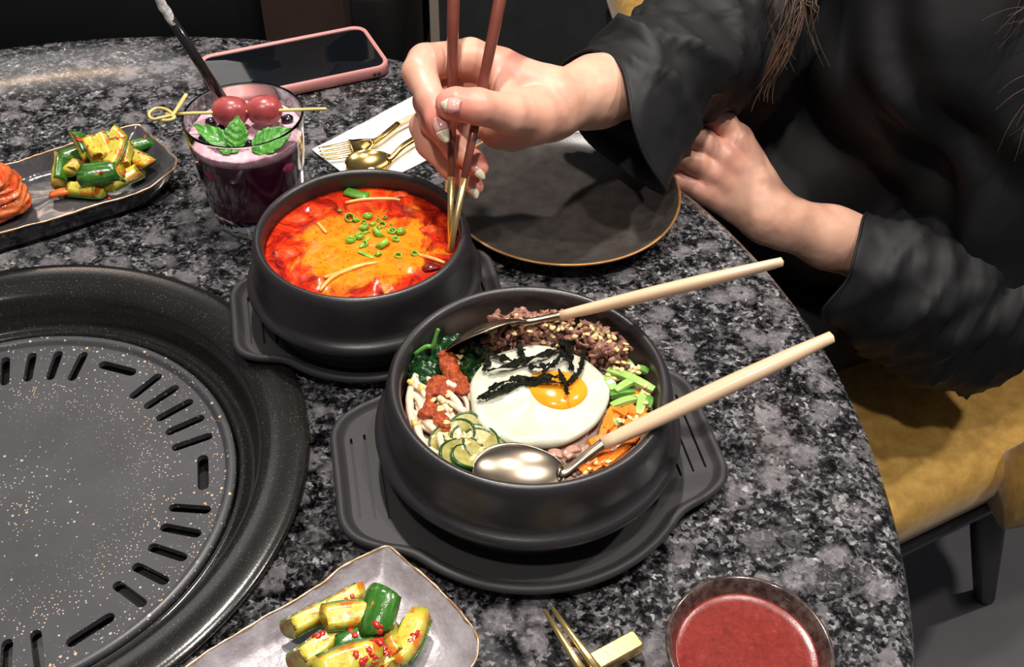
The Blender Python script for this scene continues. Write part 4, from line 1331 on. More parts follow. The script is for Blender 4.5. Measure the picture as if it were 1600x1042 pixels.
# cocktail pick with knot, grapes
MAT['bamboo'] = mat('pale_bamboo', (.68, .48, .16), .45, var=(.60, .55, .20), vscale=60)
p0, p1 = P(268, 178, .0905), P(511, 170, .0905)
pk = thing('cocktail_pick', 'knotted bamboo pick laid across the rim of the tumbler', 'pick', p0)
pd = unit(p1 - p0)
obj('shaft', tube(smooth_path([p0 - pd * .004, (p0 + p1) / 2, p1 - pd * .006, p1], 16), [.0011, .0012, .0012, .0012, .0005], 8), MAT['bamboo'], pk)
lp = [P(u, v, z) for u, v, z in ((272, 179, .0905), (255, 183, .092), (238, 186, .091), (233, 177, .090), (245, 169, .090), (262, 172, .092), (273, 183, .092), (262, 188, .091), (246, 187, .0895))]
obj('knot_loop', tube(smooth_path(lp, 40), .0011, 8), MAT['bamboo'], pk)
obj('knot_tail', tube(smooth_path([P(268, 182, .0925), P(279, 166, .096), P(291, 147, .101)], 10), [.0012, .0017, .0016], 8, flat=.5), MAT['bamboo'], pk)
def grape_mat():
    m, nt, b = newmat('red_grape_skin')
    co = objco(nt)
    n_ = noise(nt, 90, 4, .6, co)
    nt.links.new(ramp(nt, n_.outputs[0], [(.3, (.22, .030, .035)), (.55, (.40, .075, .075)), (.78, (.60, .22, .17))]), b.inputs['Base Color'])
    b.inputs['Roughness'].default_value = .30
    b.inputs['Subsurface Weight'].default_value = .2
    b.inputs['Subsurface Radius'].default_value = (.006, .002, .002)
    b.inputs['Subsurface Scale'].default_value = 1
    b.inputs['Coat Weight'].default_value = .08
    return m
MAT['grape'] = grape_mat()
MAT['stem'] = mat('grape_stem_scar', (.10, .05, .03), .6)
for q, (u, sx, lab) in enumerate(((360, .0128, 'red grape nearer the knotted end of the pick'), (413, .0124, 'shiny red grape nearer the pointed end of the pick'))):
    c = P(u, 174 if q == 0 else 172, .0885)
    t = thing('grape', lab, 'grape', c - np.array([0, 0, .0105]), 'grapes on the pick')
    V, F = lathe([(.0001, -.0118), (.004, -.0112), (.0078, -.0088), (.0100, -.0045), (.0105, 0), (.0100, .0045), (.0078, .0088), (.004, .0113), (.0008, .0118)], (0, 0, 0), 40)
    V = V[:, [2, 0, 1]] * np.array([sx / .0118, 1, 1])
    R = np.array(Matrix.Rotation(math.atan2(pd[1], pd[0]) + (.10 if q else -.08), 3, 'Z'))
    obj('berry', (V @ R.T + c, F), MAT['grape'], t)
    obj('stem_scar', tube([c + pd * sx * .98, c + pd * sx * 1.03], .0019, 10), MAT['stem'], t)
# mint
def mint_mat():
    m, nt, b = newmat('fresh_mint_leaf')
    co = objco(nt)
    v_ = N(nt, 'ShaderNodeTexVoronoi', feature='DISTANCE_TO_EDGE'); v_.inputs['Scale'].default_value = 380
    nt.links.new(co, v_.inputs['Vector'])
    n_ = noise(nt, 120, 3, .6, co)
    c = ramp(nt, n_.outputs[0], [(.3, (.03, .17, .018)), (.7, (.085, .34, .035))])
    c = mix(nt, ramp(nt, v_.outputs['Distance'], [(.02, (.45, .45, .45)), (.08, (0, 0, 0))]), c, (.16, .42, .09))
    nt.links.new(c, b.inputs['Base Color'])
    b.inputs['Roughness'].default_value = .35
    b.inputs['Subsurface Weight'].default_value = .1
    b.inputs['Subsurface Radius'].default_value = (.002, .004, .001)
    b.inputs['Subsurface Scale'].default_value = 1
    bump(nt, b, v_.outputs['Distance'], .35, .001)
    return m
MAT['mint'] = mint_mat()
def mint_leaf(base, tip, up, W, cup=.25):
    base, tip = np.asarray(base), np.asarray(tip)
    x = unit(tip - base); L = np.linalg.norm(tip - base)
    z = unit(np.asarray(up) - (np.asarray(up) @ x) * x); y = np.cross(z, x)
    na, nb = 34, 13
    G = np.zeros((na, nb, 3))
    for i in range(na):
        s = i / (na - 1)
        w_ = W * (math.sin(math.pi * s ** .72) ** .85 + .015) * (1 + .05 * math.sin(s * 60))
        for j in range(nb):
            t = j / (nb - 1) * 2 - 1
            vein = .0005 * math.sin((s * 9 - abs(t) * 2.2) * math.pi) * (abs(t) > .12)
            G[i, j] = base + x * L * s + y * w_ * t + z * (cup * w_ * abs(t) ** 1.3 - .9 * cup * L * (s - .5) ** 2 + vein)
    return sheet(G, .00045)
ms = thing('mint_sprig', 'mint sprig with three leaves on the near side of the drink foam', 'mint', P(362, 232, .075))
obj('leaf', mint_leaf(P(371, 236, .077), P(302, 192, .086), (.1, -.5, 1), .0068), MAT['mint'], ms)
obj('leaf', mint_leaf(P(368, 232, .078), P(371, 181, .094), (.15, -1, .5), .0078), MAT['mint'], ms)
obj('leaf', mint_leaf(P(357, 240, .0765), P(345, 218, .079), (0, -.5, 1), .0045), MAT['mint'], ms)
tag(obj('mint_leaf', mint_leaf(P(394, 235, .077), P(458, 200, .085), (.1, -.6, 1), .0088), MAT['mint']), 'single large mint leaf on the foam at the right of the drink', 'mint')
MAT['berry'] = mat('dark_berry', (.016, .006, .018), .22, coat=.4)
for (u, v_, s, lab) in ((330, 190, .0042, 'dark berry on the foam left of the grapes'), (343, 202, .0045, 'dark berry between the mint and the left grape'), (449, 186, .0046, 'dark berry on the foam right of the grapes'), (388, 224, .0036, 'dark berry between the two mint clusters'), (318, 216, .0038, 'dark berry under the left mint leaf')):
    c = P(u, v_, .0765)
    fl_ = Field(c - .008, c + .008, .0007)
    fl_.ell(c, np.eye(3), (s, s * .9, s * .7), .001)
    fl_.warp(lambda X: .0004 * fbm(X * 500, 2))
    tag(obj('blueberry', fl_.mesh(), MAT['berry']), lab, 'berry', 'dark berries on the drink')

# ------------------------------------------------------------------ round dark plate
PC = (.0354, .6559)
pl = thing('dinner_plate', 'round charcoal plate with copper brown rim under the outstretched arm', 'plate', (PC[0], PC[1], TZ))
pp = [(0, .0085), (.055, .0085), (.066, .0092), (.074, .0115), (.081, .0155), (.0862, .0187), (.0870, .0184), (.0866, .0170), (.080, .0110), (.070, .0045), (.060, .0018), (.056, .0005), (0, .0005)]
obj('plate_body', lathe(pp, (PC[0], PC[1], TZ), 144), MAT['plate'], pl)
obj('copper_rim', lathe([(.0848, .0178), (.0862, .0190), (.0872, .0189), (.0876, .0182), (.0870, .0172), (.0860, .0170)], (PC[0], PC[1], TZ), 144, True, wob=lambda a: 1 + .002 * np.sin(5 * a)), MAT['copper'], pl)

# ------------------------------------------------------------------ sauce dish
DS = (.118, .2742)
sd_ = thing('sauce_dish', 'small dark brown glazed dish of red sauce near the table edge', 'dish', (DS[0], DS[1], TZ))
MAT['brownglaze'] = mat('brown_speckled_glaze', (.030, .016, .015), .15, var=(.11, .075, .065), vscale=220, coat=.5)
obj('dish_body', lathe([(0, .0005), (.024, .0005), (.025, .003), (.031, .010), (.0385, .024), (.0405, .0290), (.0403, .0303), (.0393, .0307), (.0383, .0300), (.0368, .0270), (.034, .020), (.024, .008), (0, .006)], (DS[0], DS[1], TZ), 96), MAT['brownglaze'], sd_)
def sauce_mat():
    m, nt, b = newmat('red_chili_sauce')
    co = objco(nt)
    n_ = noise(nt, 260, 5, .75, co)
    n2 = noise(nt, 40, 3, .5, co)
    c = mix(nt, n2.outputs[0], ramp(nt, n_.outputs[0], [(.3, (.11, .006, .004)), (.6, (.19, .014, .009))]), ramp(nt, n_.outputs[0], [(.3, (.14, .008, .005)), (.62, (.24, .024, .016)), (.75, (.42, .12, .08))]))
    nt.links.new(c, b.inputs['Base Color'])
    b.inputs['Roughness'].default_value = .24
    bump(nt, b, n_.outputs[0], .18, .0008)
    return m
v, f = lathe([(0, .0212), (.02, .0212), (.030, .0213), (.0338, .0217), (.0347, .0222), (.034, .0195), (0, .015)], (DS[0], DS[1], TZ), 96)
tag(obj('red_sauce', (v, f), sauce_mat(), loc=(DS[0], DS[1], TZ + .015)), 'thick red chili sauce in the small brown dish', 'sauce')

# ------------------------------------------------------------------ handmade dishes
def hand_dish(label, outline_px, rimz, mat_, extra_xy=(), waves=.0015, seed=0, depth=.013, n=160, bottom=.80, fold=None):
    pts = [P(u, v, rimz)[:2] for u, v in outline_px]
    pts += [np.array(q) for q in extra_xy]
    lp_ = smooth_loop(np.array(pts), n)
    c = lp_.mean(0)
    t = thing('ceramic_dish', label, 'dish', (c[0], c[1], TZ))
    ar = np.linspace(0, 2 * math.pi, n, endpoint=False)
    zr = rimz + waves * (np.sin(5 * ar + seed) + .6 * np.sin(9 * ar + 2 * seed)) 
    lp_ = lp_ + .0006 * np.stack([vnoise(np.c_[lp_ * 150, 0 * ar]), vnoise(np.c_[lp_ * 150, 0 * ar + 9])], -1)
    rg = []
    def ring(s, z):
        q = c + (lp_ - c) * s
        rg.append(np.c_[q, TZ + z])
    ring(bottom * .96, .0006 + 0 * ar); ring(bottom, .0012 + 0 * ar); ring((bottom + 1) / 2, rimz * .32 + 0 * ar); ring(.965, zr * .72); ring(.992, zr - .0018); ring(1.0, zr - .0006); ring(.994, zr); ring(.982, zr - .0005)
    for s in (.95, .91, .86, .80, .72, .6, .45, .3, .15, .04):
        k_ = np.clip((1 - s) / .26, 0, 1)
        z = zr * (1 - k_) + (rimz - depth) * k_ - (zr - rimz) * 0
        q = c + (lp_ - c) * s
        z = z + .0007 * fbm(np.c_[q * 60, 0 * ar + seed], 2)
        if fold is not None:
            z = z + fold(q)
        rg.append(np.c_[q, TZ + z])
    obj('dish_body', loft(np.array(rg), True, True), mat_, t)
    q = np.c_[lp_ * 1.0, TZ + zr - .0003]
    wv = .0008 + .00035 * vnoise(np.c_[lp_ * 300, 0 * ar])
    obj('worn_rim', tube(np.concatenate([q]), wv, 7, closed=True), MAT['rim_gold'], t)
    return t, c
lo = [(0, 366), (84, 341), (148, 320), (211, 301), (250, 283), (270, 265), (275, 250), (267, 238), (251, 225), (236, 212), (224, 199), (212, 195), (170, 206), (127, 221), (46, 244), (0, 257)]
LD, ldc = hand_dish('dark glazed oblong dish with copper edge holding cabbage and cucumber kimchi', lo, .022, MAT['dish_dark'], [(-.47, .640), (-.52, .585), (-.50, .530), (-.43, .542)], .0008, 1, .014)
bo = [(290, 1042), (400, 972), (480, 925), (535, 888), (585, 860), (605, 853), (622, 864), (645, 888), (682, 916), (715, 950), (738, 978), (747, 1003), (741, 1032), (722, 1062)]
def crease(q):
    a, b = P(620, 885, .02)[:2], P(430, 1000, .02)[:2]
    d = unit(b - a); nn = np.array([-d[1], d[0]])
    s = (q - a) @ d; e = (q - a) @ nn
    return .0022 * np.exp(-(e / .004) ** 2) * (s > -.01) * np.clip(1 - s / .12, 0, 1)
BD, bdc = hand_dish('pearl grey wavy dish with worn copper edge holding cucumber kimchi, cut by the lower frame', bo, .018, MAT['dish_pearl'], [(-.045, .215), (-.085, .195), (-.14, .205), (-.17, .235)], .0009, 2, .0105, fold=crease)

# ------------------------------------------------------------------ cucumber kimchi
def kim_mats():
    out = []
    for nm, a, b_ in (('kimchi_cucumber_flesh', (.62, .50, .07), (.36, .42, .04)), ('kimchi_cucumber_skin', (.010, .065, .008), (.035, .15, .015))):
        m, nt, b = newmat(nm)
        co = objco(nt)
        n_ = noise(nt, 70, 3, .5, co)
        base = ramp(nt, n_.outputs[0], [(.35, a), (.65, b_)])
        if 'skin' in nm:
            mp = N(nt, 'ShaderNodeMapping'); mp.inputs['Scale'].default_value = (.12, 1, 1)
            nt.links.new(co, mp.inputs['Vector'])
            n6 = noise(nt, 600, 3, .6, mp.outputs[0])
            base = mix(nt, ramp(nt, n6.outputs[0], [(.50, (0, 0, 0)), (.72, (.6, .6, .6))]), base, (.16, .27, .07))
        n2 = noise(nt, 150, 5, .65, co)
        red = ramp(nt, n2.outputs[0], [(.50, (0, 0, 0)), (.60, (1, 1, 1))] if 'flesh' in nm else [(.64, (0, 0, 0)), (.68, (1, 1, 1))])
        rc = ramp(nt, n_.outputs[0], [(.3, (.70, .10, .012)), (.7, (.60, .22, .02))])
        nt.links.new(mix(nt, red, base, rc), b.inputs['Base Color'])
        b.inputs['Roughness'].default_value = .18
        b.inputs['Coat Weight'].default_value = .5
        b.inputs['Coat Roughness'].default_value = .06
        b.inputs['Subsurface Weight'].default_value = .1 if 'flesh' in nm else 0
        b.inputs['Subsurface Radius'].default_value = (.004, .003, .001)
        b.inputs['Subsurface Scale'].default_value = 1
        bump(nt, b, n2.outputs[0], .35, .0015)
        out.append(m)
    return out
KF, KS = kim_mats()
MAT['flake'] = mat('red_pepper_flake', (.50, .02, .012), .3, coat=.4)
def wedge_meshes(L, R, ang, s0, s1, hollow=.25):
    """cucumber wedge along x: flesh solid and its curved skin; slanted ends"""
    def ring(x, kind):
        pts = []
        na = 9
        for i in range(na):
            a = math.radians(-ang / 2 + ang * i / (na - 1)) - math.pi / 2
            r = R if kind == 'f' else R * 1.0
            pts.append((r * math.cos(a), r * math.sin(a)))
        return pts
    na = 9
    def sl(x, y, z):
        return x + (s0 if x < 0 else s1) * z + .2 * y * (1 if x > 0 else -1)
    xs = np.linspace(-L / 2, L / 2, 9)
    V = []
    arc = np.array(ring(0, 'f'))
    inn = arc[::-1][1:-1] * np.array([.80, 0]) + np.array([0, -hollow * R])
    inn[:, 1] += .06 * R * np.cos(np.linspace(-1, 1, len(inn)) * 1.5)
    sec = np.concatenate([arc, inn])
    m = len(sec)
    for x in xs:
        tp = 1 - .10 * (2 * x / L) ** 4
        for y, z in sec * tp:
            V.append((sl(x, y, z + R * .6) if abs(x) > L * .45 else x * (1 + (0)), y, z + R * .62))
    F = [(i * m + j, i * m + (j + 1) % m, (i + 1) * m + (j + 1) % m, (i + 1) * m + j) for i in range(8) for j in range(m)]
    V = np.array(V)
    V += .0005 * np.stack([vnoise(V * 200), vnoise(V * 200 + 5), vnoise(V * 200 + 9)], -1)
    F += [tuple(range(m))[::-1], tuple(8 * m + j for j in range(m))]
    flesh = mesh_of('flesh', V, [f[::-1] for f in F], KF)
    n_ = len(V)
    # skin: outer arc, offset outwards
    S = []
    for i in range(9):
        row = V[i * m:i * m + na].copy()
        cen = np.array([0, 0, R * .62])
        d = row - cen; d[:, 0] = 0
        d /= np.linalg.norm(d, axis=1)[:, None]
        S.append(row + d * .00035)
    skin = mesh_of('skin', *sheet(np.array(S)[:, ::-1], -.0006), KS)
    return flesh, skin
W = [wedge_meshes(.024, .0080, 125, .7, .8, .12), wedge_meshes(.021, .0082, 110, -.7, .9, .06), wedge_meshes(.027, .0074, 100, 1.1, -.9, .05), wedge_meshes(.017, .0086, 130, .5, -.9, .12)]
def cuke(px, z, d, up, kind, label, grp, sc=1.0):
    c = P(px[0], px[1], z)
    a = P(px[0] + d[0], px[1] + d[1], z + (d[2] if len(d) > 2 else 0))
    m4 = frame4(c, a - c, up) @ Matrix.Diagonal((sc, sc, sc, 1))
    t = thing('cucumber_piece', label, 'cucumber', c, grp)
    t.matrix_world = m4
    put('flesh', W[kind][0], None, t)
    put('skin', W[kind][1], None, t)
    return t
g1 = 'cucumber kimchi on the oblong dish'
CK = lambda x, y: (x / 4.738, 180 + y / 4.738)
for (x, y, z, d, up, k, sc, lab) in [
    (740, 430, .026, (40, -6), (0, .75, -.6), 0, 1.15, 'broad green skinned cucumber piece in front of the oblong dish pile'),
    (620, 555, .014, (40, 4), (0, -.3, 1), 2, 1.05, 'yellow cucumber wedge lying lowest beside the orange carrot bit'),
    (920, 465, .017, (40, -18), (0, -.5, 1), 2, 1.1, 'yellow green cucumber wedge at the near right of the pile'),
    (1030, 330, .020, (30, 16), (0, -.2, 1), 0, .95, 'yellow cucumber wedge at the far right of the pile'),
    (455, 400, .018, (4, -40, .01), (-.6, .6, .1), 1, 1.05, 'upright cucumber piece nearest the cabbage roll'),
    (540, 300, .018, (30, -10), (0, .6, -.4), 1, .95, 'green backed cucumber piece behind the upright one'),
    (555, 385, .018, (20, -20), (-.2, -.5, 1), 3, .9, 'orange stained cucumber piece in the middle left of the pile'),
    (620, 210, .034, (16, 30, -.006), (-.8, .3, -.3), 1, 1.0, 'cucumber piece at the top left of the pile'),
    (690, 250, .034, (18, 34, -.006), (.4, -.6, .6), 2, 1.0, 'pale cucumber wedge leaning at the top of the pile'),
    (755, 225, .035, (14, 34, -.008), (.2, -.7, .5), 0, .9, 'red flecked cucumber wedge standing near the pile top'),
    (850, 270, .033, (-14, 34, -.008), (-.2, -.7, .5), 0, .95, 'red stained cucumber wedge right of the pile top'),
    (860, 165, .034, (14, 14, -.004), (0, -.6, .8), 3, .85, 'small orange cucumber piece at the very top of the pile'),
    (930, 285, .028, (-6, 34, -.008), (.9, -.1, .2), 2, .85, 'narrow green edged cucumber piece on the right of the pile'),
    (1010, 225, .021, (34, -8), (0, .5, -.6), 2, .8, 'thin cucumber piece pointing right behind the pile')]:
    cuke(CK(x, y), z, d, up, k, lab, g1, sc)
MAT['carrot_k'] = mat('orange_carrot_slice', (.80, .16, .03), .25, coat=.4)
a, b = P(*CK(370, 595), .012), P(*CK(520, 560), .014)
tag(obj('carrot_piece', stick(a, b, .004, .0018, .001, 1), MAT['carrot_k']), 'orange carrot bit beside the lowest cucumber wedge on the oblong dish', 'carrot')
g2 = 'cucumber kimchi on the pearl dish'
KP = lambda x, y: (430 + x / 6.154, 900 + y / 6.154)
for (x, y, z, d, up, k, sc, lab) in [
    (340, 400, .021, (40, -20), (.1, -.3, 1), 2, .95, 'dark green cucumber piece at the far left of the pearl dish pile'),
    (680, 380, .028, (40, -4), (0, -.45, 1), 0, .95, 'pale cucumber wedge on top of the pearl dish pile'),
    (440, 670, .019, (38, -26), (-.2, -.5, 1), 2, 1.1, 'long pale cucumber wedge at the near left of the pearl dish pile'),
    (985, 330, .030, (-10, 40, -.004), (.35, .7, -.6), 3, 1.25, 'broad green skinned cucumber piece standing at the pile top'),
    (870, 640, .021, (34, -16), (-.1, .7, -.8), 0, 1.25, 'wide green cucumber piece under red pepper in the pearl dish'),
    (1110, 600, .021, (14, 40), (.8, -.4, .5), 2, .95, 'tall narrow cucumber wedge on the right of the pearl dish pile'),
    (1280, 600, .018, (-20, 38), (-.3, -.5, .9), 1, 1.1, 'red crusted cucumber wedge at the far right of the pearl dish pile'),
    (700, 820, .027, (36, -12), (-.1, -.5, 1), 1, 1.15, 'orange stained cucumber wedge lowest in the pearl dish pile'),
    (660, 240, .022, (34, -20), (-.1, -.4, 1), 1, .8, 'red coated cucumber piece at the back of the pearl dish pile'),
    (1010, 840, .020, (30, 20), (.3, -.3, 1), 3, .9, 'pepper covered cucumber piece at the bottom of the frame')]:
    cuke(KP(x, y), z, d, up, k, lab, g2, sc)
bpy.context.view_layer.update()
dg = bpy.context.evaluated_depsgraph_get()
flk = []
for (x, y, n_) in ((720, 230, 7), (1000, 520, 5), (1000, 650, 8), (1110, 690, 5), (830, 800, 4), (560, 620, 2), (1330, 540, 4), (740, 540, 2), (400, 530, 6), (960, 830, 6)):
    for _ in range(n_):
        p = P(*KP(x + rnd.gauss(0, 38), y + rnd.gauss(0, 30)), .028)
        flk.append((p, 'red pepper flake on the cucumber kimchi in the pearl dish', 'pepper flakes on the pearl dish'))
for (x, y, n_) in ((630, 280, 6), (770, 190, 4), (870, 260, 6), (940, 430, 4), (1030, 110, 2), (720, 440, 2), (980, 190, 3), (650, 560, 3)):
    for _ in range(n_):
        p = P(*CK(x + rnd.gauss(0, 30), y + rnd.gauss(0, 22)), .028)
        flk.append((p, 'red pepper flake on the cucumber kimchi in the oblong dish', 'pepper flakes on the oblong dish'))
v1 = ICO[0] * (1 + .35 * fbm(ICO[0] * 2.1, 2))[:, None] * np.array([.0017, .0013, .0007])
fme = mesh_of('pepper_flake', v1, ICO[1], MAT['flake'])
fd = [(drop(p[0], p[1]), l, g) for p, l, g in flk]
for (l, nn), lab, g in fd:
    o = put('pepper_flake', fme, frame4(l + nn * .0004, (rnd.uniform(-1, 1), rnd.uniform(-1, 1), .1), unit(nn + [0, 0, .5])))
    s = rnd.uniform(.7, 1.5)
    o.scale = (s, s, s)
    tag(o, lab, 'pepper flake', g)

# cabbage kimchi roll
def cab_mat():
    m, nt, b = newmat('kimchi_cabbage')
    co = objco(nt)
    mp = N(nt, 'ShaderNodeMapping'); mp.inputs['Scale'].default_value = (30, 30, 190)
    nt.links.new(co, mp.inputs['Vector'])
    n_ = noise(nt, 1, 5, .6, mp.outputs[0], .8)
    nt.links.new(ramp(nt, n_.outputs[0], [(.32, (.40, .03, .010)), (.47, (.66, .11, .025)), (.62, (.76, .26, .09)), (.76, (.80, .45, .24))]), b.inputs['Base Color'])
    b.inputs['Roughness'].default_value = .2
    b.inputs['Coat Weight'].default_value = .4
    b.inputs['Subsurface Weight'].default_value = .15
    b.inputs['Subsurface Radius'].default_value = (.005, .002, .001)
    b.inputs['Subsurface Scale'].default_value = 1
    bump(nt, b, n_.outputs[0], .6, .002)
    return m
CM = cab_mat()
kc = P(0, 315, .02)
kr = thing('kimchi_roll', 'block of red stained cabbage kimchi at the left edge of the oblong dish', 'kimchi', (kc[0], kc[1], TZ + .009))
kx, ky = unit(np.array([.10, .12, 0])), unit(np.array([-.12, .10, 0]))
kx = unit(P(64, 322, .03) - P(0, 343, .03)); ky = np.cross([0, 0, 1], kx)
cen = P(60, 335, .010) - kx * .027 + ky * .020
AK = np.array([kx, ky, [0, 0, 1]])
kb = np.array([cen[0], cen[1], TZ])
for part, zs in (('cabbage_stem', (.0125, .0175, .0225)), ('cabbage_leaf', (.0275, .0320, .0360, .0395))):
    FK = Field(kb + [-.05, -.05, .0], kb + [.05, .05, .06], .0011)
    for q, zz in enumerate(zs):
        rr = random.Random(int(zz * 1e5))
        top = 1 - max(0, zz - .028) * 22
        for sx in (-.012, 0, .012):
            FK.ell(kb + kx * (sx * top + rr.uniform(-.001, .001) - .10 * (zz - .012)) + ky * rr.uniform(-.0015, .0015) + np.array([0, 0, zz + rr.uniform(-.0008, .0008) + sx * .07]), AK, (.0165 * (.5 + .5 * top), .0190 * top ** .5, .0040), .0035)
    FK.warp(lambda X: .0011 * fbm(np.stack([(X - kb) @ kx * 110, (X - kb) @ ky * 110, X[:, 2] * 420], -1), 3))
    obj(part, FK.mesh(1), CM, kr)

# ------------------------------------------------------------------ gold chopsticks and rest at the lower edge
MAT['goldpaint'] = mat('gold_painted_metal', (.78, .58, .25), .3, metal=.9, bmp=.2, bscale=500, bdist=.0005)
rc = P(963, 1018, .006)
rx_ = unit(P(990, 1002, .006) - P(935, 1032, .006)); ry_ = np.cross([0, 0, 1], rx_)
rst = thing('chopstick_rest', 'small gold block shaped chopstick rest near the lower frame', 'chopstick rest', (rc[0], rc[1], TZ))
rg = []
for z, i_ in ((.0004, .0006), (.001, 0), (.0082, 0), (.0088, .0007)):
    q = rounded_rect(.0145 - i_, .0050 - i_, .0008, 3)
    rg.append(np.array([rc[0], rc[1], TZ + z]) - rx_ * .001 + q[:, :1] * rx_ + q[:, 1:] * ry_)
obj('block', loft(np.array(rg), True, True), MAT['goldpaint'], rst, smooth=False)
for (ta, tb, lab) in (((851, 950, .0155), (912, 1050, .0125), 'gold tipped metal chopstick lying left on the rest'), ((863, 946, .0155), (934, 1046, .0125), 'gold tipped metal chopstick lying right on the rest')):
    a, b = P(*ta), P(*tb)
    b[2] = TZ + .0112
    a[2] = TZ + .0135
    d = unit(b - a)
    e = a + d * .215
    e[2] = TZ + .0035
    t = thing('gold_chopstick', lab, 'chopstick', b, 'gold chopsticks on the rest')
    obj('gold_tip', tube([a, a + d * .02, b], [.0011, .0019, .0027], 10), MAT['goldpaint'], t)
    obj('shaft', tube([b, b * .5 + e * .5, e], [.0024, .0032, .0038], 10), MAT['goldpaint'], t)

# ------------------------------------------------------------------ held chopsticks
MAT['redwood'] = mat('red_brown_lacquer', (.17, .045, .030), .28, var=(.22, .065, .045), vscale=30, coat=.3)
MAT['blackband'] = mat('black_band', (.008, .007, .008), .3)
def held(tip, top, f_gold, f_band, lab):
    tip, top = np.asarray(tip), np.asarray(top)
    d = unit(top - tip)
    L = .232
    at = lambda s: tip + d * L * s
    t = thing('held_chopstick', lab, 'chopstick', tip, 'chopsticks held in the hand')
    R = lambda s: .0018 + .0029 * min(1, s / .85)
    def seg(nm, s0, s1, m):
        obj(nm, tube([at(s0), at((s0 + s1) / 2), at(s1)], [R(s0), R((s0 + s1) / 2), R(s1)], 12), m, t)
    seg('gold_tip', 0, f_gold, MAT['goldpaint'])
    seg('lower_shaft', f_gold, f_band, MAT['redwood'])
    seg('black_band', f_band, f_band + .018, MAT['blackband'])
    seg('upper_shaft', f_band + .018, 1, MAT['redwood'])
    return d
cL0, cL1 = Q(704, 378, .682), Q(708, 0, .676)
cR0, cR1 = Q(703, 391, .672), Q(781, 0, .668)
held(cL0, cL1, .175, .395, 'red brown chopstick with gold tip, upright one behind the thumb')
held(cR0, cR1, .195, .400, 'red brown chopstick with gold tip, slanted one resting by the palm')

# ------------------------------------------------------------------ the person
ORI = np.array([.43, .91, TZ - .28])
per = thing('person', 'person in a black blouse reaching over the plate with chopsticks', 'person', ORI)
W0 = lambda x, y, z: np.array([x, y, TZ + z])
wristR, elbR, shoR = Q(858, 163, .722), Q(1120, 94, .86), W0(.24, .99, .25)
wristL, elbL, shoL = Q(1218, 345, .885), Q(1520, 445, .95), W0(.45, .74, .22)

def hand_field(lo, hi, palm, fingers, arm, h=.00125):
    """palm: list of caps; fingers: list of joint/radius chains; arm: caps"""
    base = Field(lo, hi, h)
    for a, b, ra, rb in arm: base.cap(a, b, ra, rb, .012)
    for a, b, ra, rb in palm: base.cap(a, b, ra, rb, .007)
    tot = None
    for ch in fingers:
        f_ = Field(lo, hi, h)
        for (a, ra), (b, rb) in zip(ch[:-1], ch[1:]):
            f_.cap(a, b, ra, rb, .0035)
        tot = f_.F if tot is None else Field.smin(tot, f_.F, .0012)
    base.F = Field.smin(base.F, tot, .0036)
    return base

# right hand
thumb = [(Q(832, 180, .700), .0155), (Q(795, 178, .678), .0125), (Q(745, 166, .660), .0108), (Q(712, 163, .656), .0098), (Q(702, 163, .656), .0086)]
index = [(Q(782, 112, .712), .0145), (Q(735, 90, .706), .0120), (Q(664, 97, .690), .0112), (Q(655, 112, .684), .0105), (Q(674, 156, .674), .0089), (Q(685, 188, .668), .0074), (Q(688, 203, .667), .0060)]
middle = [(Q(785, 128, .724), .0140), (Q(735, 125, .722), .0115), (Q(670, 158, .708), .0100), (Q(678, 190, .702), .0090), (Q(712, 232, .698), .0080), (Q(742, 254, .694), .0070), (Q(750, 262, .693), .0060)]
ring_ = [(Q(790, 150, .734), .0140), (Q(735, 155, .735), .0110), (Q(664, 198, .722), .0100), (Q(672, 225, .717), .0092), (Q(706, 262, .712), .0080), (Q(735, 284, .703), .0068), (Q(742, 292, .702), .0058)]
pinky = [(Q(800, 175, .742), .0130), (Q(745, 190, .746), .0100), (Q(692, 225, .738), .0088), (Q(702, 250, .734), .0080), (Q(722, 275, .730), .0070), (Q(735, 290, .726), .0056)]
palmR = [(Q(782, 112, .712), Q(850, 148, .718), .0155, .0180), (Q(785, 128, .724), Q(852, 156, .724), .015, .0185), (Q(790, 150, .734), Q(852, 166, .728), .015, .018), (Q(800, 175, .742), Q(852, 175, .730), .014, .017),
         (Q(832, 180, .700), Q(780, 200, .715), .0160, .0140), (Q(838, 188, .705), Q(800, 205, .728), .0150, .0140), (Q(775, 150, .722), Q(790, 185, .725), .015, .015),
         (Q(795, 178, .680), Q(780, 112, .708), .0085, .0085)]
dirA = unit(elbR - wristR)
armR = [(wristR, wristR + dirA * .05, .0205, .0232), (wristR + dirA * .05, wristR + dirA * .13, .0232, .0275), (wristR + dirA * .13, elbR, .0275, .029), (wristR + UP * .004, wristR - UP * .006, .018, .018)]
allp = np.array([p for ch in (thumb, index, middle, ring_, pinky) for p, r in ch] + [wristR + dirA * .14])
lo, hi = allp.min(0) - .034, allp.max(0) + .034
HR = hand_field(lo, hi, palmR, [thumb, index, middle, ring_, pinky], armR)
HR.warp(lambda X: .00035 * fbm(X * 110, 2))
vR = HR.mesh(2, True)
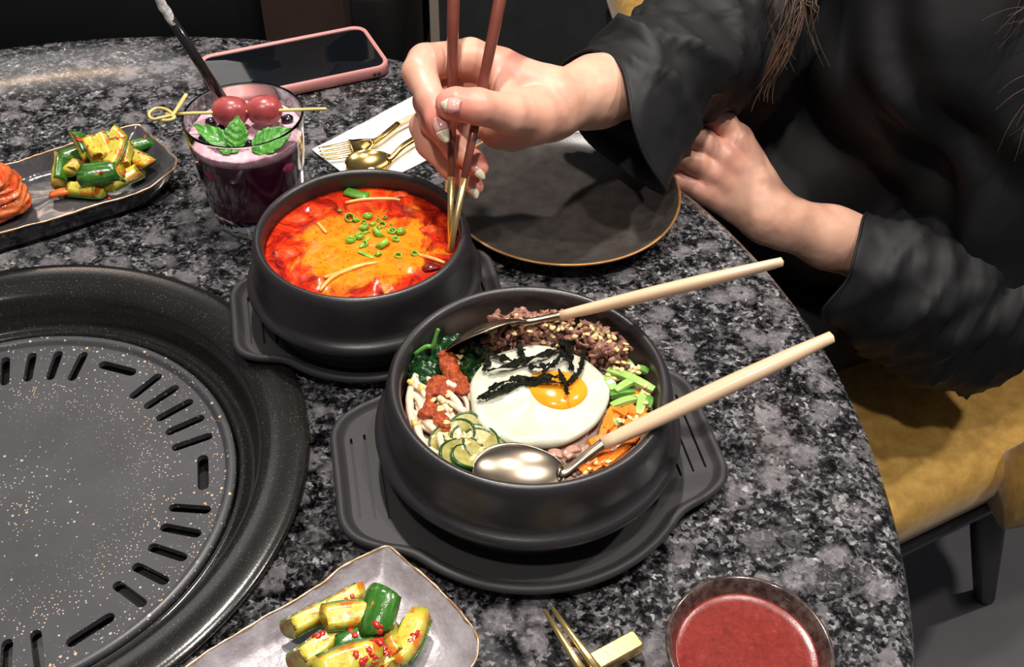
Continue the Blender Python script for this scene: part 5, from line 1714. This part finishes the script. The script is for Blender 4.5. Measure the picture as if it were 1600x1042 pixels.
# left hand: loose fist beyond the table edge
LQ = lambda u, v, d: Q(u, v, d)
iL = [(LQ(1152, 218, .872), .0118), (LQ(1130, 192, .862), .0098), (LQ(1106, 174, .860), .0092), (LQ(1080, 186, .868), .0082), (LQ(1062, 205, .880), .0068)]
mL = [(LQ(1132, 246, .866), .0118), (LQ(1100, 222, .854), .0098), (LQ(1066, 207, .853), .0092), (LQ(1050, 222, .864), .0082), (LQ(1050, 240, .875), .0068)]
rL = [(LQ(1118, 273, .867), .0114), (LQ(1088, 256, .856), .0094), (LQ(1056, 243, .855), .0088), (LQ(1044, 259, .866), .0078), (LQ(1048, 272, .876), .0066)]
pL = [(LQ(1106, 300, .872), .0106), (LQ(1078, 290, .864), .0086), (LQ(1054, 281, .863), .0080), (LQ(1048, 294, .872), .0070), (LQ(1054, 303, .880), .0058)]
tL = [(LQ(1185, 290, .905), .013), (LQ(1140, 262, .905), .0115), (LQ(1100, 240, .898), .0098), (LQ(1078, 238, .893), .008)]
wL = wristL
palmL = [(LQ(1152, 218, .872), LQ(1205, 322, .882), .0125, .0175), (LQ(1132, 246, .868), LQ(1200, 330, .882), .0128, .0175), (LQ(1118, 272, .868), LQ(1195, 338, .884), .0125, .0175), (LQ(1108, 298, .872), LQ(1192, 345, .888), .0118, .0165), (LQ(1130, 265, .880), LQ(1190, 320, .895), .014, .016)] + [(LQ(u, v, d), LQ(u + 14, v + 12, d + .004), .0085, .006) for u, v, d in ((1150, 220, .8635), (1131, 247, .8575), (1117, 274, .859), (1106, 300, .866))]
dirL = unit(elbL - wristL)
armL = [(wL - dirL * .01, wL + dirL * .05, .0200, .0245), (wL + dirL * .05, wL + dirL * .12, .0245, .030), (LQ(1205, 330, .882), wL, .018, .020)]
allp = np.array([p for ch in (iL, mL, rL, pL, tL) for p, r in ch] + [wL + dirL * .12])
HL = hand_field(allp.min(0) - .036, allp.max(0) + .036, palmL, [iL, mL, rL, pL, tL], armL)
HL.warp(lambda X: .00035 * fbm(X * 110, 2))
vL = HL.mesh(2, True)
# torso, neck, head, legs (coarser; covered by clothes)
fwdp = unit(np.array([-.88, -.47, 0])); lftp = unit(np.array([.47, -.88, 0]))
pel, che, nek = W0(.43, .905, -.20), W0(.36, .875, .10), W0(.335, .862, .29)
hd = nek + np.array([-.045, -.025, .115])
TB = Field(W0(.02, .55, -.33), W0(.75, 1.2, .62), .009)
AX = np.array([fwdp, lftp, [0, 0, 1]])
TB.ell(pel, AX, (.105, .155, .12), .03)
TB.ell((pel + che) / 2, AX, (.090, .125, .16), .05)
TB.ell(che, AX, (.100, .150, .15), .05)
TB.cap(shoR, shoL, .055, .055, .04)
TB.cap(nek - [0, 0, .04], hd - [0, 0, .03], .050, .048, .03)
TB.ell(hd, AX, (.092, .074, .112), .02)
TB.ell(hd + fwdp * .035 - [0, 0, .055], AX, (.055, .052, .055), .03)
TB.ell(hd + fwdp * .096 - [0, 0, .012], AX, (.016, .013, .022), .012)
for sg in (1, -1):
    TB.ell(hd + lftp * .075 * sg - [0, 0, .01], AX, (.016, .010, .030), .008)
    TB.ell(hd + fwdp * .092 + lftp * .030 * sg + [0, 0, .008], AX, (.014, .015, .011), .008, sub=True)
TB.ell(hd + fwdp * .086 - [0, 0, .052], AX, (.012, .022, .009), .006)
TB.cap(shoR, elbR, .045, .029, .02); TB.cap(shoL, elbL, .045, .036, .02)
TB.cap(elbR, wristR + dirA * .12, .029, .024, .01); TB.cap(elbL, wristL + dirL * .115, .034, .024, .01)
vT = TB.mesh(1, True)
def bridge(A_, B_, at):
    """joins two overlapping surfaces under the sleeve with a short fan"""
    n_ = len(A_[0])
    ia = np.argsort(np.linalg.norm(A_[0] - at, axis=1))[:3]
    ib = np.argsort(np.linalg.norm(B_[0] - at, axis=1))[:3] + n_
    V_, F_ = join(A_, B_)
    return V_, F_ + [(int(ia[0]), int(ia[1]), int(ib[0])), (int(ia[1]), int(ib[1]), int(ib[0]))]
body = obj('body', bridge(bridge(vT, vR, wristR + dirA * .14), vL, wristL + dirL * .12), MAT['skin'], per)
# fingertips and knuckles are redder than the rest of the skin
blush = np.zeros(len(body.data.vertices))
co_ = np.array([v_.co[:] for v_ in body.data.vertices]) + ORI
for ch in (thumb, index, middle, ring_, pinky, iL, mL, rL, pL, tL):
    for q, (p, r) in enumerate(ch):
        wgt = .75 if q >= len(ch) - 2 else (.40 if q in (0, 2) else .15)
        blush += wgt * np.exp(-(np.linalg.norm(co_ - p, axis=1) / (r * 1.5)) ** 2)
at_ = body.data.attributes.new('blush', 'FLOAT', 'POINT')
at_.data.foreach_set('value', np.clip(blush, 0, .85).astype(np.float32))
# nails
def nail(c, d, nrm, L, Wd, tipf):
    x = unit(d); z = unit(np.asarray(nrm) - (np.asarray(nrm) @ x) * x); y = np.cross(z, x)
    def grid(s0, s1):
        G = np.zeros((9, 7, 3))
        for i in range(9):
            s = s0 + (s1 - s0) * i / 8
            w_ = Wd * (1 - max(0, (s - .45)) ** 2 * 2.4) * (1 - max(0, .25 - s) * 1.2)
            for j in range(7):
                t = j / 3 - 1
                G[i, j] = np.asarray(c) + x * L * (s - .5) + y * w_ * t - z * (.55 * Wd * t * t + .0022 * (s - .4) ** 2 * 4)
        return G
    n_ = obj('fingernail', sheet(grid(0, tipf), .0006), MAT['nail'], per)
    obj('nail_tip', sheet(grid(tipf, 1.0), .0006), MAT['nail_tip'], n_)
camd = -FWD
def tipnail(ch, uv, depth, duv, nrm, L, Wd, tipf=.55):
    c = Q(uv[0], uv[1], depth); d = Q(uv[0] + duv[0], uv[1] + duv[1], depth + (duv[2] if len(duv) > 2 else 0)) - c
    nail(c, d, nrm, L, Wd, tipf)
tipnail(thumb, (702, 158), .6440, (-20, -2, .002), camd + UP * .35, .0130, .0060, .60)
tipnail(index, (686, 203), .6575, (8, 22), camd - RT * .45, .0165, .0050, .55)
tipnail(middle, (750, 263), .6870, (14, 16), camd + RT * .55 + UP * .3, .0135, .0046, .50)
tipnail(ring_, (742, 294), .6960, (6, 16), camd + RT * .35, .0130, .0044, .50)

# clothes
bl = obj('blouse', (lambda: (
    lambda B_: (B_.ell(pel + [0, 0, .02], AX, (.130, .178, .15), .03), B_.ell((pel + che) / 2 + fwdp * .012, AX, (.122, .160, .17), .05), B_.ell(che + fwdp * .012, AX, (.128, .172, .15), .06),
                B_.ell(che + fwdp * .085 + lftp * .06 - [0, 0, .02], AX, (.06, .07, .07), .05), B_.ell(che + fwdp * .085 - lftp * .06 - [0, 0, .02], AX, (.06, .07, .07), .05),
                B_.cap(shoR - lftp * -.02, shoL, .070, .072, .05), B_.cap(shoR, shoR * .35 + elbR * .65, .078, .060, .04), B_.cap(shoL, elbL, .078, .066, .04), B_.cap(Q(1225, 110, 1.0), Q(1262, 320, 1.02), .062, .072, .06), B_.cap(Q(1160, 150, 1.02), Q(1200, 290, 1.02), .055, .060, .06),
                B_.warp(lambda X: -.0085 * np.abs(np.sin(((X - che) @ lftp * .75 + (X[:, 2] - che[2]) * .65) * 34 + 2.2 * fbm((X - che) * 7, 2))) ** 1.6 + .006 * fbm((X - che) * 16, 2) + .004),
                B_.mesh(1))[-1])(Field(W0(.02, .55, -.34), W0(.80, 1.2, .42), .0065)))(), MAT['blouse'], per)

def sleeve(hem, rings, n=96, sub=14, seed=0, amp=.006, inner=.03):
    """hem: closed loop of points; rings: (centre, radius, lowered) down to the shoulder"""
    R0 = smooth_loop(np.array(hem), n)
    rs = [R0]
    # align ring parametrisation with the hem loop
    cprev = R0.mean(0)
    for (c, r, low) in rings:
        ax = unit(np.asarray(c) - cprev)
        e = rs[-1] - rs[-1].mean(0)
        e = e - (e @ ax)[:, None] * ax
        e = e / (np.linalg.norm(e, axis=1)[:, None] + 1e-9)
        e = .5 * e + .25 * np.roll(e, 1, 0) + .25 * np.roll(e, -1, 0)
        e /= np.linalg.norm(e, axis=1)[:, None]
        q = np.asarray(c) + e * r
        q[:, 2] -= low * np.clip(-(e[:, 2]), 0, 1)
        rs.append(q)
        cprev = np.asarray(c)
    rs = np.array(rs)
    k = len(rs)
    out = []
    for s in np.linspace(0, k - 1, sub * (k - 1) + 1):
        i = min(int(s), k - 2); t = s - i
        p0 = rs[max(i - 1, 0)]; p1 = rs[i]; p2 = rs[i + 1]; p3 = rs[min(i + 2, k - 1)]
        out.append(.5 * (2 * p1 + (p2 - p0) * t + (2 * p0 - 5 * p1 + 4 * p2 - p3) * t * t + (3 * p1 - p0 - 3 * p2 + p3) * t ** 3))
    out = np.array(out)
    cen = out.mean(1, keepdims=True)
    nrm = out - cen
    nrm /= np.linalg.norm(nrm, axis=2)[..., None] + 1e-9
    fade = np.clip(np.arange(len(out)) / 10, .12, 1)[:, None]
    th_ = np.linspace(0, 2 * math.pi, n, endpoint=False)[None]
    si = np.arange(len(out))[:, None] * 9 / sub
    wr = np.sin(si * .75 + 2.0 * np.sin(th_ + seed) + 2.5 * fbm(out * 11 + seed, 2)) * .6 + fbm(out * 26 + seed * 3, 2) * .8
    for q_, (fa, fb, sc_) in enumerate(((.62, 1.7, 9), (.95, -1.3, 13), (.40, 2.4, 7))):
        ph_ = si * fa + fb * np.sin(th_ + seed + q_) + 2.4 * fbm(out * sc_ + 5 * q_ + seed, 2)
        wr = wr + 1.1 * ((1 - np.abs(np.sin(ph_))) ** 3 - .2)
    out = out + nrm * (amp * wr * fade)[..., None]
    # turn the hem inwards: inner side of the cuff
    hemin = out[:11].copy()
    hemin = hemin - (hemin - cen[:11]) / (np.linalg.norm(hemin - cen[:11], axis=2)[..., None] + 1e-9) * .0016
    return loft(np.concatenate([hemin[::-1], out]))

hemR = [Q(876, 106, .805), Q(915, 79, .775), Q(950, 85, .750), Q(973, 107, .734), Q(984, 152, .724), Q(990, 194, .724), Q(1008, 245, .735), Q(1040, 297, .755), Q(1022, 296, .785), Q(972, 262, .812), Q(915, 215, .828), Q(882, 150, .828)]
svR = sleeve(hemR, [(Q(1032, 105, .795), .046, .010), (Q(1105, 72, .85), .049, .012), (Q(1185, 44, .90), .060, .014), (Q(1270, -90, .93), .066, 0), (shoR + [.02, -.02, 0], .070, 0)], seed=1, amp=.0045)
cr = obj('right_sleeve', svR, MAT['blouse'], bl)
hemL = [Q(1352, 335, .885), Q(1342, 372, .866), Q(1333, 410, .860), Q(1322, 440, .866), Q(1285, 486, .880), Q(1300, 500, .910), Q(1345, 450, .930), Q(1368, 395, .930), Q(1366, 345, .910)]
svL = sleeve(hemL, [(Q(1400, 435, .905), .056, .020), (Q(1470, 455, .925), .068, .020), (Q(1540, 450, .935), .076, .012), (Q(1620, 350, .92), .080, 0), (Q(1680, 150, .86), .080, 0), (shoL, .07, 0)], seed=4, amp=.0036)
cl_ = obj('left_sleeve', svL, MAT['blouse'], bl)
# rolled hem bands
for sv, par in ((hemR, cr), (hemL, cl_)):
    lpv = smooth_loop(np.array(sv), 90)
    obj('hem', tube(lpv, .0013, 6, closed=True), MAT['blouse'], par)
# front overlap edge of the blouse
# trousers
TR = Field(W0(-.05, .45, -.80), W0(.72, 1.15, -.05), .010)
for sg in (1, -1):
    hip = pel + lftp * (.070 * sg - .045) - [0, 0, .03]
    kne = hip + fwdp * .40 + lftp * .02 * sg + np.array([0, 0, .005])
    ank = kne + fwdp * -.02 + np.array([0, 0, -.40])
    TR.cap(hip, kne, .072, .058, .03); TR.cap(kne, ank, .060, .045, .02); TR.cap(ank + [0, 0, .01], ank + fwdp * .12 - [0, 0, .005], .040, .032, .02)
TR.ell(pel - [0, 0, .03], AX, (.115, .150, .08), .03)
TR.warp(lambda X: .004 * fbm(X * 18, 2))
obj('trousers', TR.mesh(1), MAT['trousers'], per)
# hair: cap on the head plus loose locks falling over the blouse
HC = Field(hd - .16, hd + .16, .007)
HC.ell(hd - fwdp * .018 + [0, 0, .012], AX, (.100, .088, .118), .01)
HC.ell(hd - fwdp * .06 - [0, 0, .08], AX, (.055, .085, .10), .03)
HC.ell(hd + fwdp * .085 - [0, 0, .045], AX, (.070, .058, .085), .01, sub=True)
hcv = HC.mesh(1)
vf = [hcv]
def lock(pts, n_, spread, r, sd):
    rr = random.Random(sd)
    pts = [np.asarray(p) for p in pts]
    for k in range(n_):
        o0, o1, ph = np.array([rr.gauss(0, 1) for _ in range(3)]) * spread * .5, np.array([rr.gauss(0, 1) for _ in range(3)]) * spread, rr.uniform(0, 6)
        cut = rr.uniform(.55, 1.0)
        pp = smooth_path(pts, 26)
        m_ = max(6, int(26 * cut))
        pp = pp[:m_]
        s = np.linspace(0, 1, m_)[:, None]
        pp = pp + o0 * (1 - s) + o1 * s + .0035 * np.sin(s * 7 + ph) * RT + .002 * np.cos(s * 9 + ph) * UP
        vf.append(tube(pp, [r, r, r * .8, r * .25], 5, caps=False))
hl = hd - fwdp * .02
sideR, sideL = hl - lftp * .085, hl + lftp * .088
lock([sideR, sideR + [.0, -.03, -.13], Q(1262, -60, .80), Q(1240, 20, .80), Q(1222, 80, .805), Q(1198, 140, .815), Q(1190, 165, .82)], 46, .0045, .0010, 3)
lock([sideR, sideR + [.01, -.035, -.13], Q(1275, -40, .795), Q(1262, 15, .795), Q(1262, 60, .80), Q(1285, 115, .80)], 16, .004, .0006, 8)
lock([sideR, sideR + [.0, -.03, -.14], Q(1235, -40, .80), Q(1212, 40, .81), Q(1235, 90, .81), Q(1250, 120, .81)], 8, .008, .0004, 12)
lock([sideL, sideL + [.01, -.03, -.12], Q(1640, -60, .72), Q(1615, 15, .73), Q(1580, 40, .735), Q(1530, 70, .74)], 9, .005, .0005, 5)
lock([sideL, sideL + [.02, -.02, -.14], Q(1690, 60, .74), Q(1640, 150, .75), Q(1600, 215, .76), Q(1575, 260, .77)], 16, .010, .0006, 6)
obj('hair', join(*vf), MAT['hair'], per)['kind'] = 'stuff'

# ------------------------------------------------------------------ chairs
def chair(C, f, label):
    f = unit(np.array([f[0], f[1], 0])); l = np.array([-f[1], f[0], 0.])    # l: sitter's left
    c0 = np.array([C[0], C[1], 0])
    t = thing('tub_chair', label, 'chair', c0, 'mustard velvet chairs')
    L2W = lambda a, b, z: c0 + f * a + l * b + np.array([0, 0, TZ + z])
    # seat cushion
    rg = []
    for z, i_ in ((-.355, .02), (-.350, .006), (-.33, 0), (-.300, 0), (-.285, .010), (-.279, .030), (-.277, .09)):
        q = rounded_rect(.255 - i_, .245 - i_, .07, 10)
        q = q + np.array([.02, 0])
        rg.append(np.array([L2W(a, b, z) for a, b in q]))
    rg.append(np.array([L2W(a * .4, b * .4, -.276) for a, b in rounded_rect(.255, .245, .07, 10)]))
    obj('seat_cushion', loft(np.array(rg), True, True), MAT['velvet'], t)
    rg = []
    for z, i_ in ((-.385, .02), (-.382, .010), (-.358, .004), (-.354, .012)):
        q = rounded_rect(.258 - i_, .248 - i_, .07, 10) + np.array([.02, 0])
        rg.append(np.array([L2W(a, b, z) for a, b in q]))
    obj('seat_frame', loft(np.array(rg), True, True), MAT['black_wood'], t)
    # wrap-around back
    rg = []
    for k in range(41):
        s = k / 40 * 2 - 1
        ph = math.pi + s * math.radians(112)
        hgt = -.265 + .36 * (1 - abs(s) ** 3) ** 1.2
        a0_, b0_ = .27 * math.cos(ph) - .01, .272 * math.sin(ph)
        nx, ny = math.cos(ph), math.sin(ph)
        row = []
        for (o_, zz) in ((-.020, 0), (-.024, .35), (-.022, .8), (-.014, .97), (0, 1.0), (.016, .97), (.026, .8), (.030, .35), (.024, .05), (.014, -.02), (-.01, -.02)):
            z = -.345 + (hgt + .345) * zz
            lean = .10 * max(0, z + .28)
            row.append(L2W(a0_ + nx * (o_ + lean), b0_ + ny * (o_ + lean), z))
        rg.append(row)
    rg = np.array(rg)
    obj('wrap_back', loft(rg, True, True), MAT['velvet'], t)
    for (a1_, b1_, a2_, b2_) in ((.037, .205, -.137, .185), (.037, -.205, -.137, -.185), (.20, .19, .245, .215), (.20, -.19, .245, -.215)):
        p, q = L2W(a1_, b1_, -.37), L2W(a2_, b2_, -.748)
        obj('leg', tube([p, (p + q) / 2, q], [.0215, .018, .0135], 12), MAT['black_wood'], t)
    return t
chair((.43, .91), (-.88, -.47), 'mustard velvet tub chair with black legs under the seated person')
chair((.435, 1.50), (-1, -.12), 'mustard velvet tub chair in the dark behind the seated person')
# dark upholstered screen behind the table
sc_ = thing('booth_screen', 'dark slate upholstered booth end with a pale edge behind the hand', 'booth', (.25, 2.05, 0))
obj('upholstered_panel', box_vf(-.16, .75, 2.0, 2.08, 0, 1.5), MAT['slate'], sc_, smooth=False)
obj('pale_edge', box_vf(-.178, -.160, 1.995, 2.085, 0, 1.5), MAT['beige'], sc_, smooth=False)
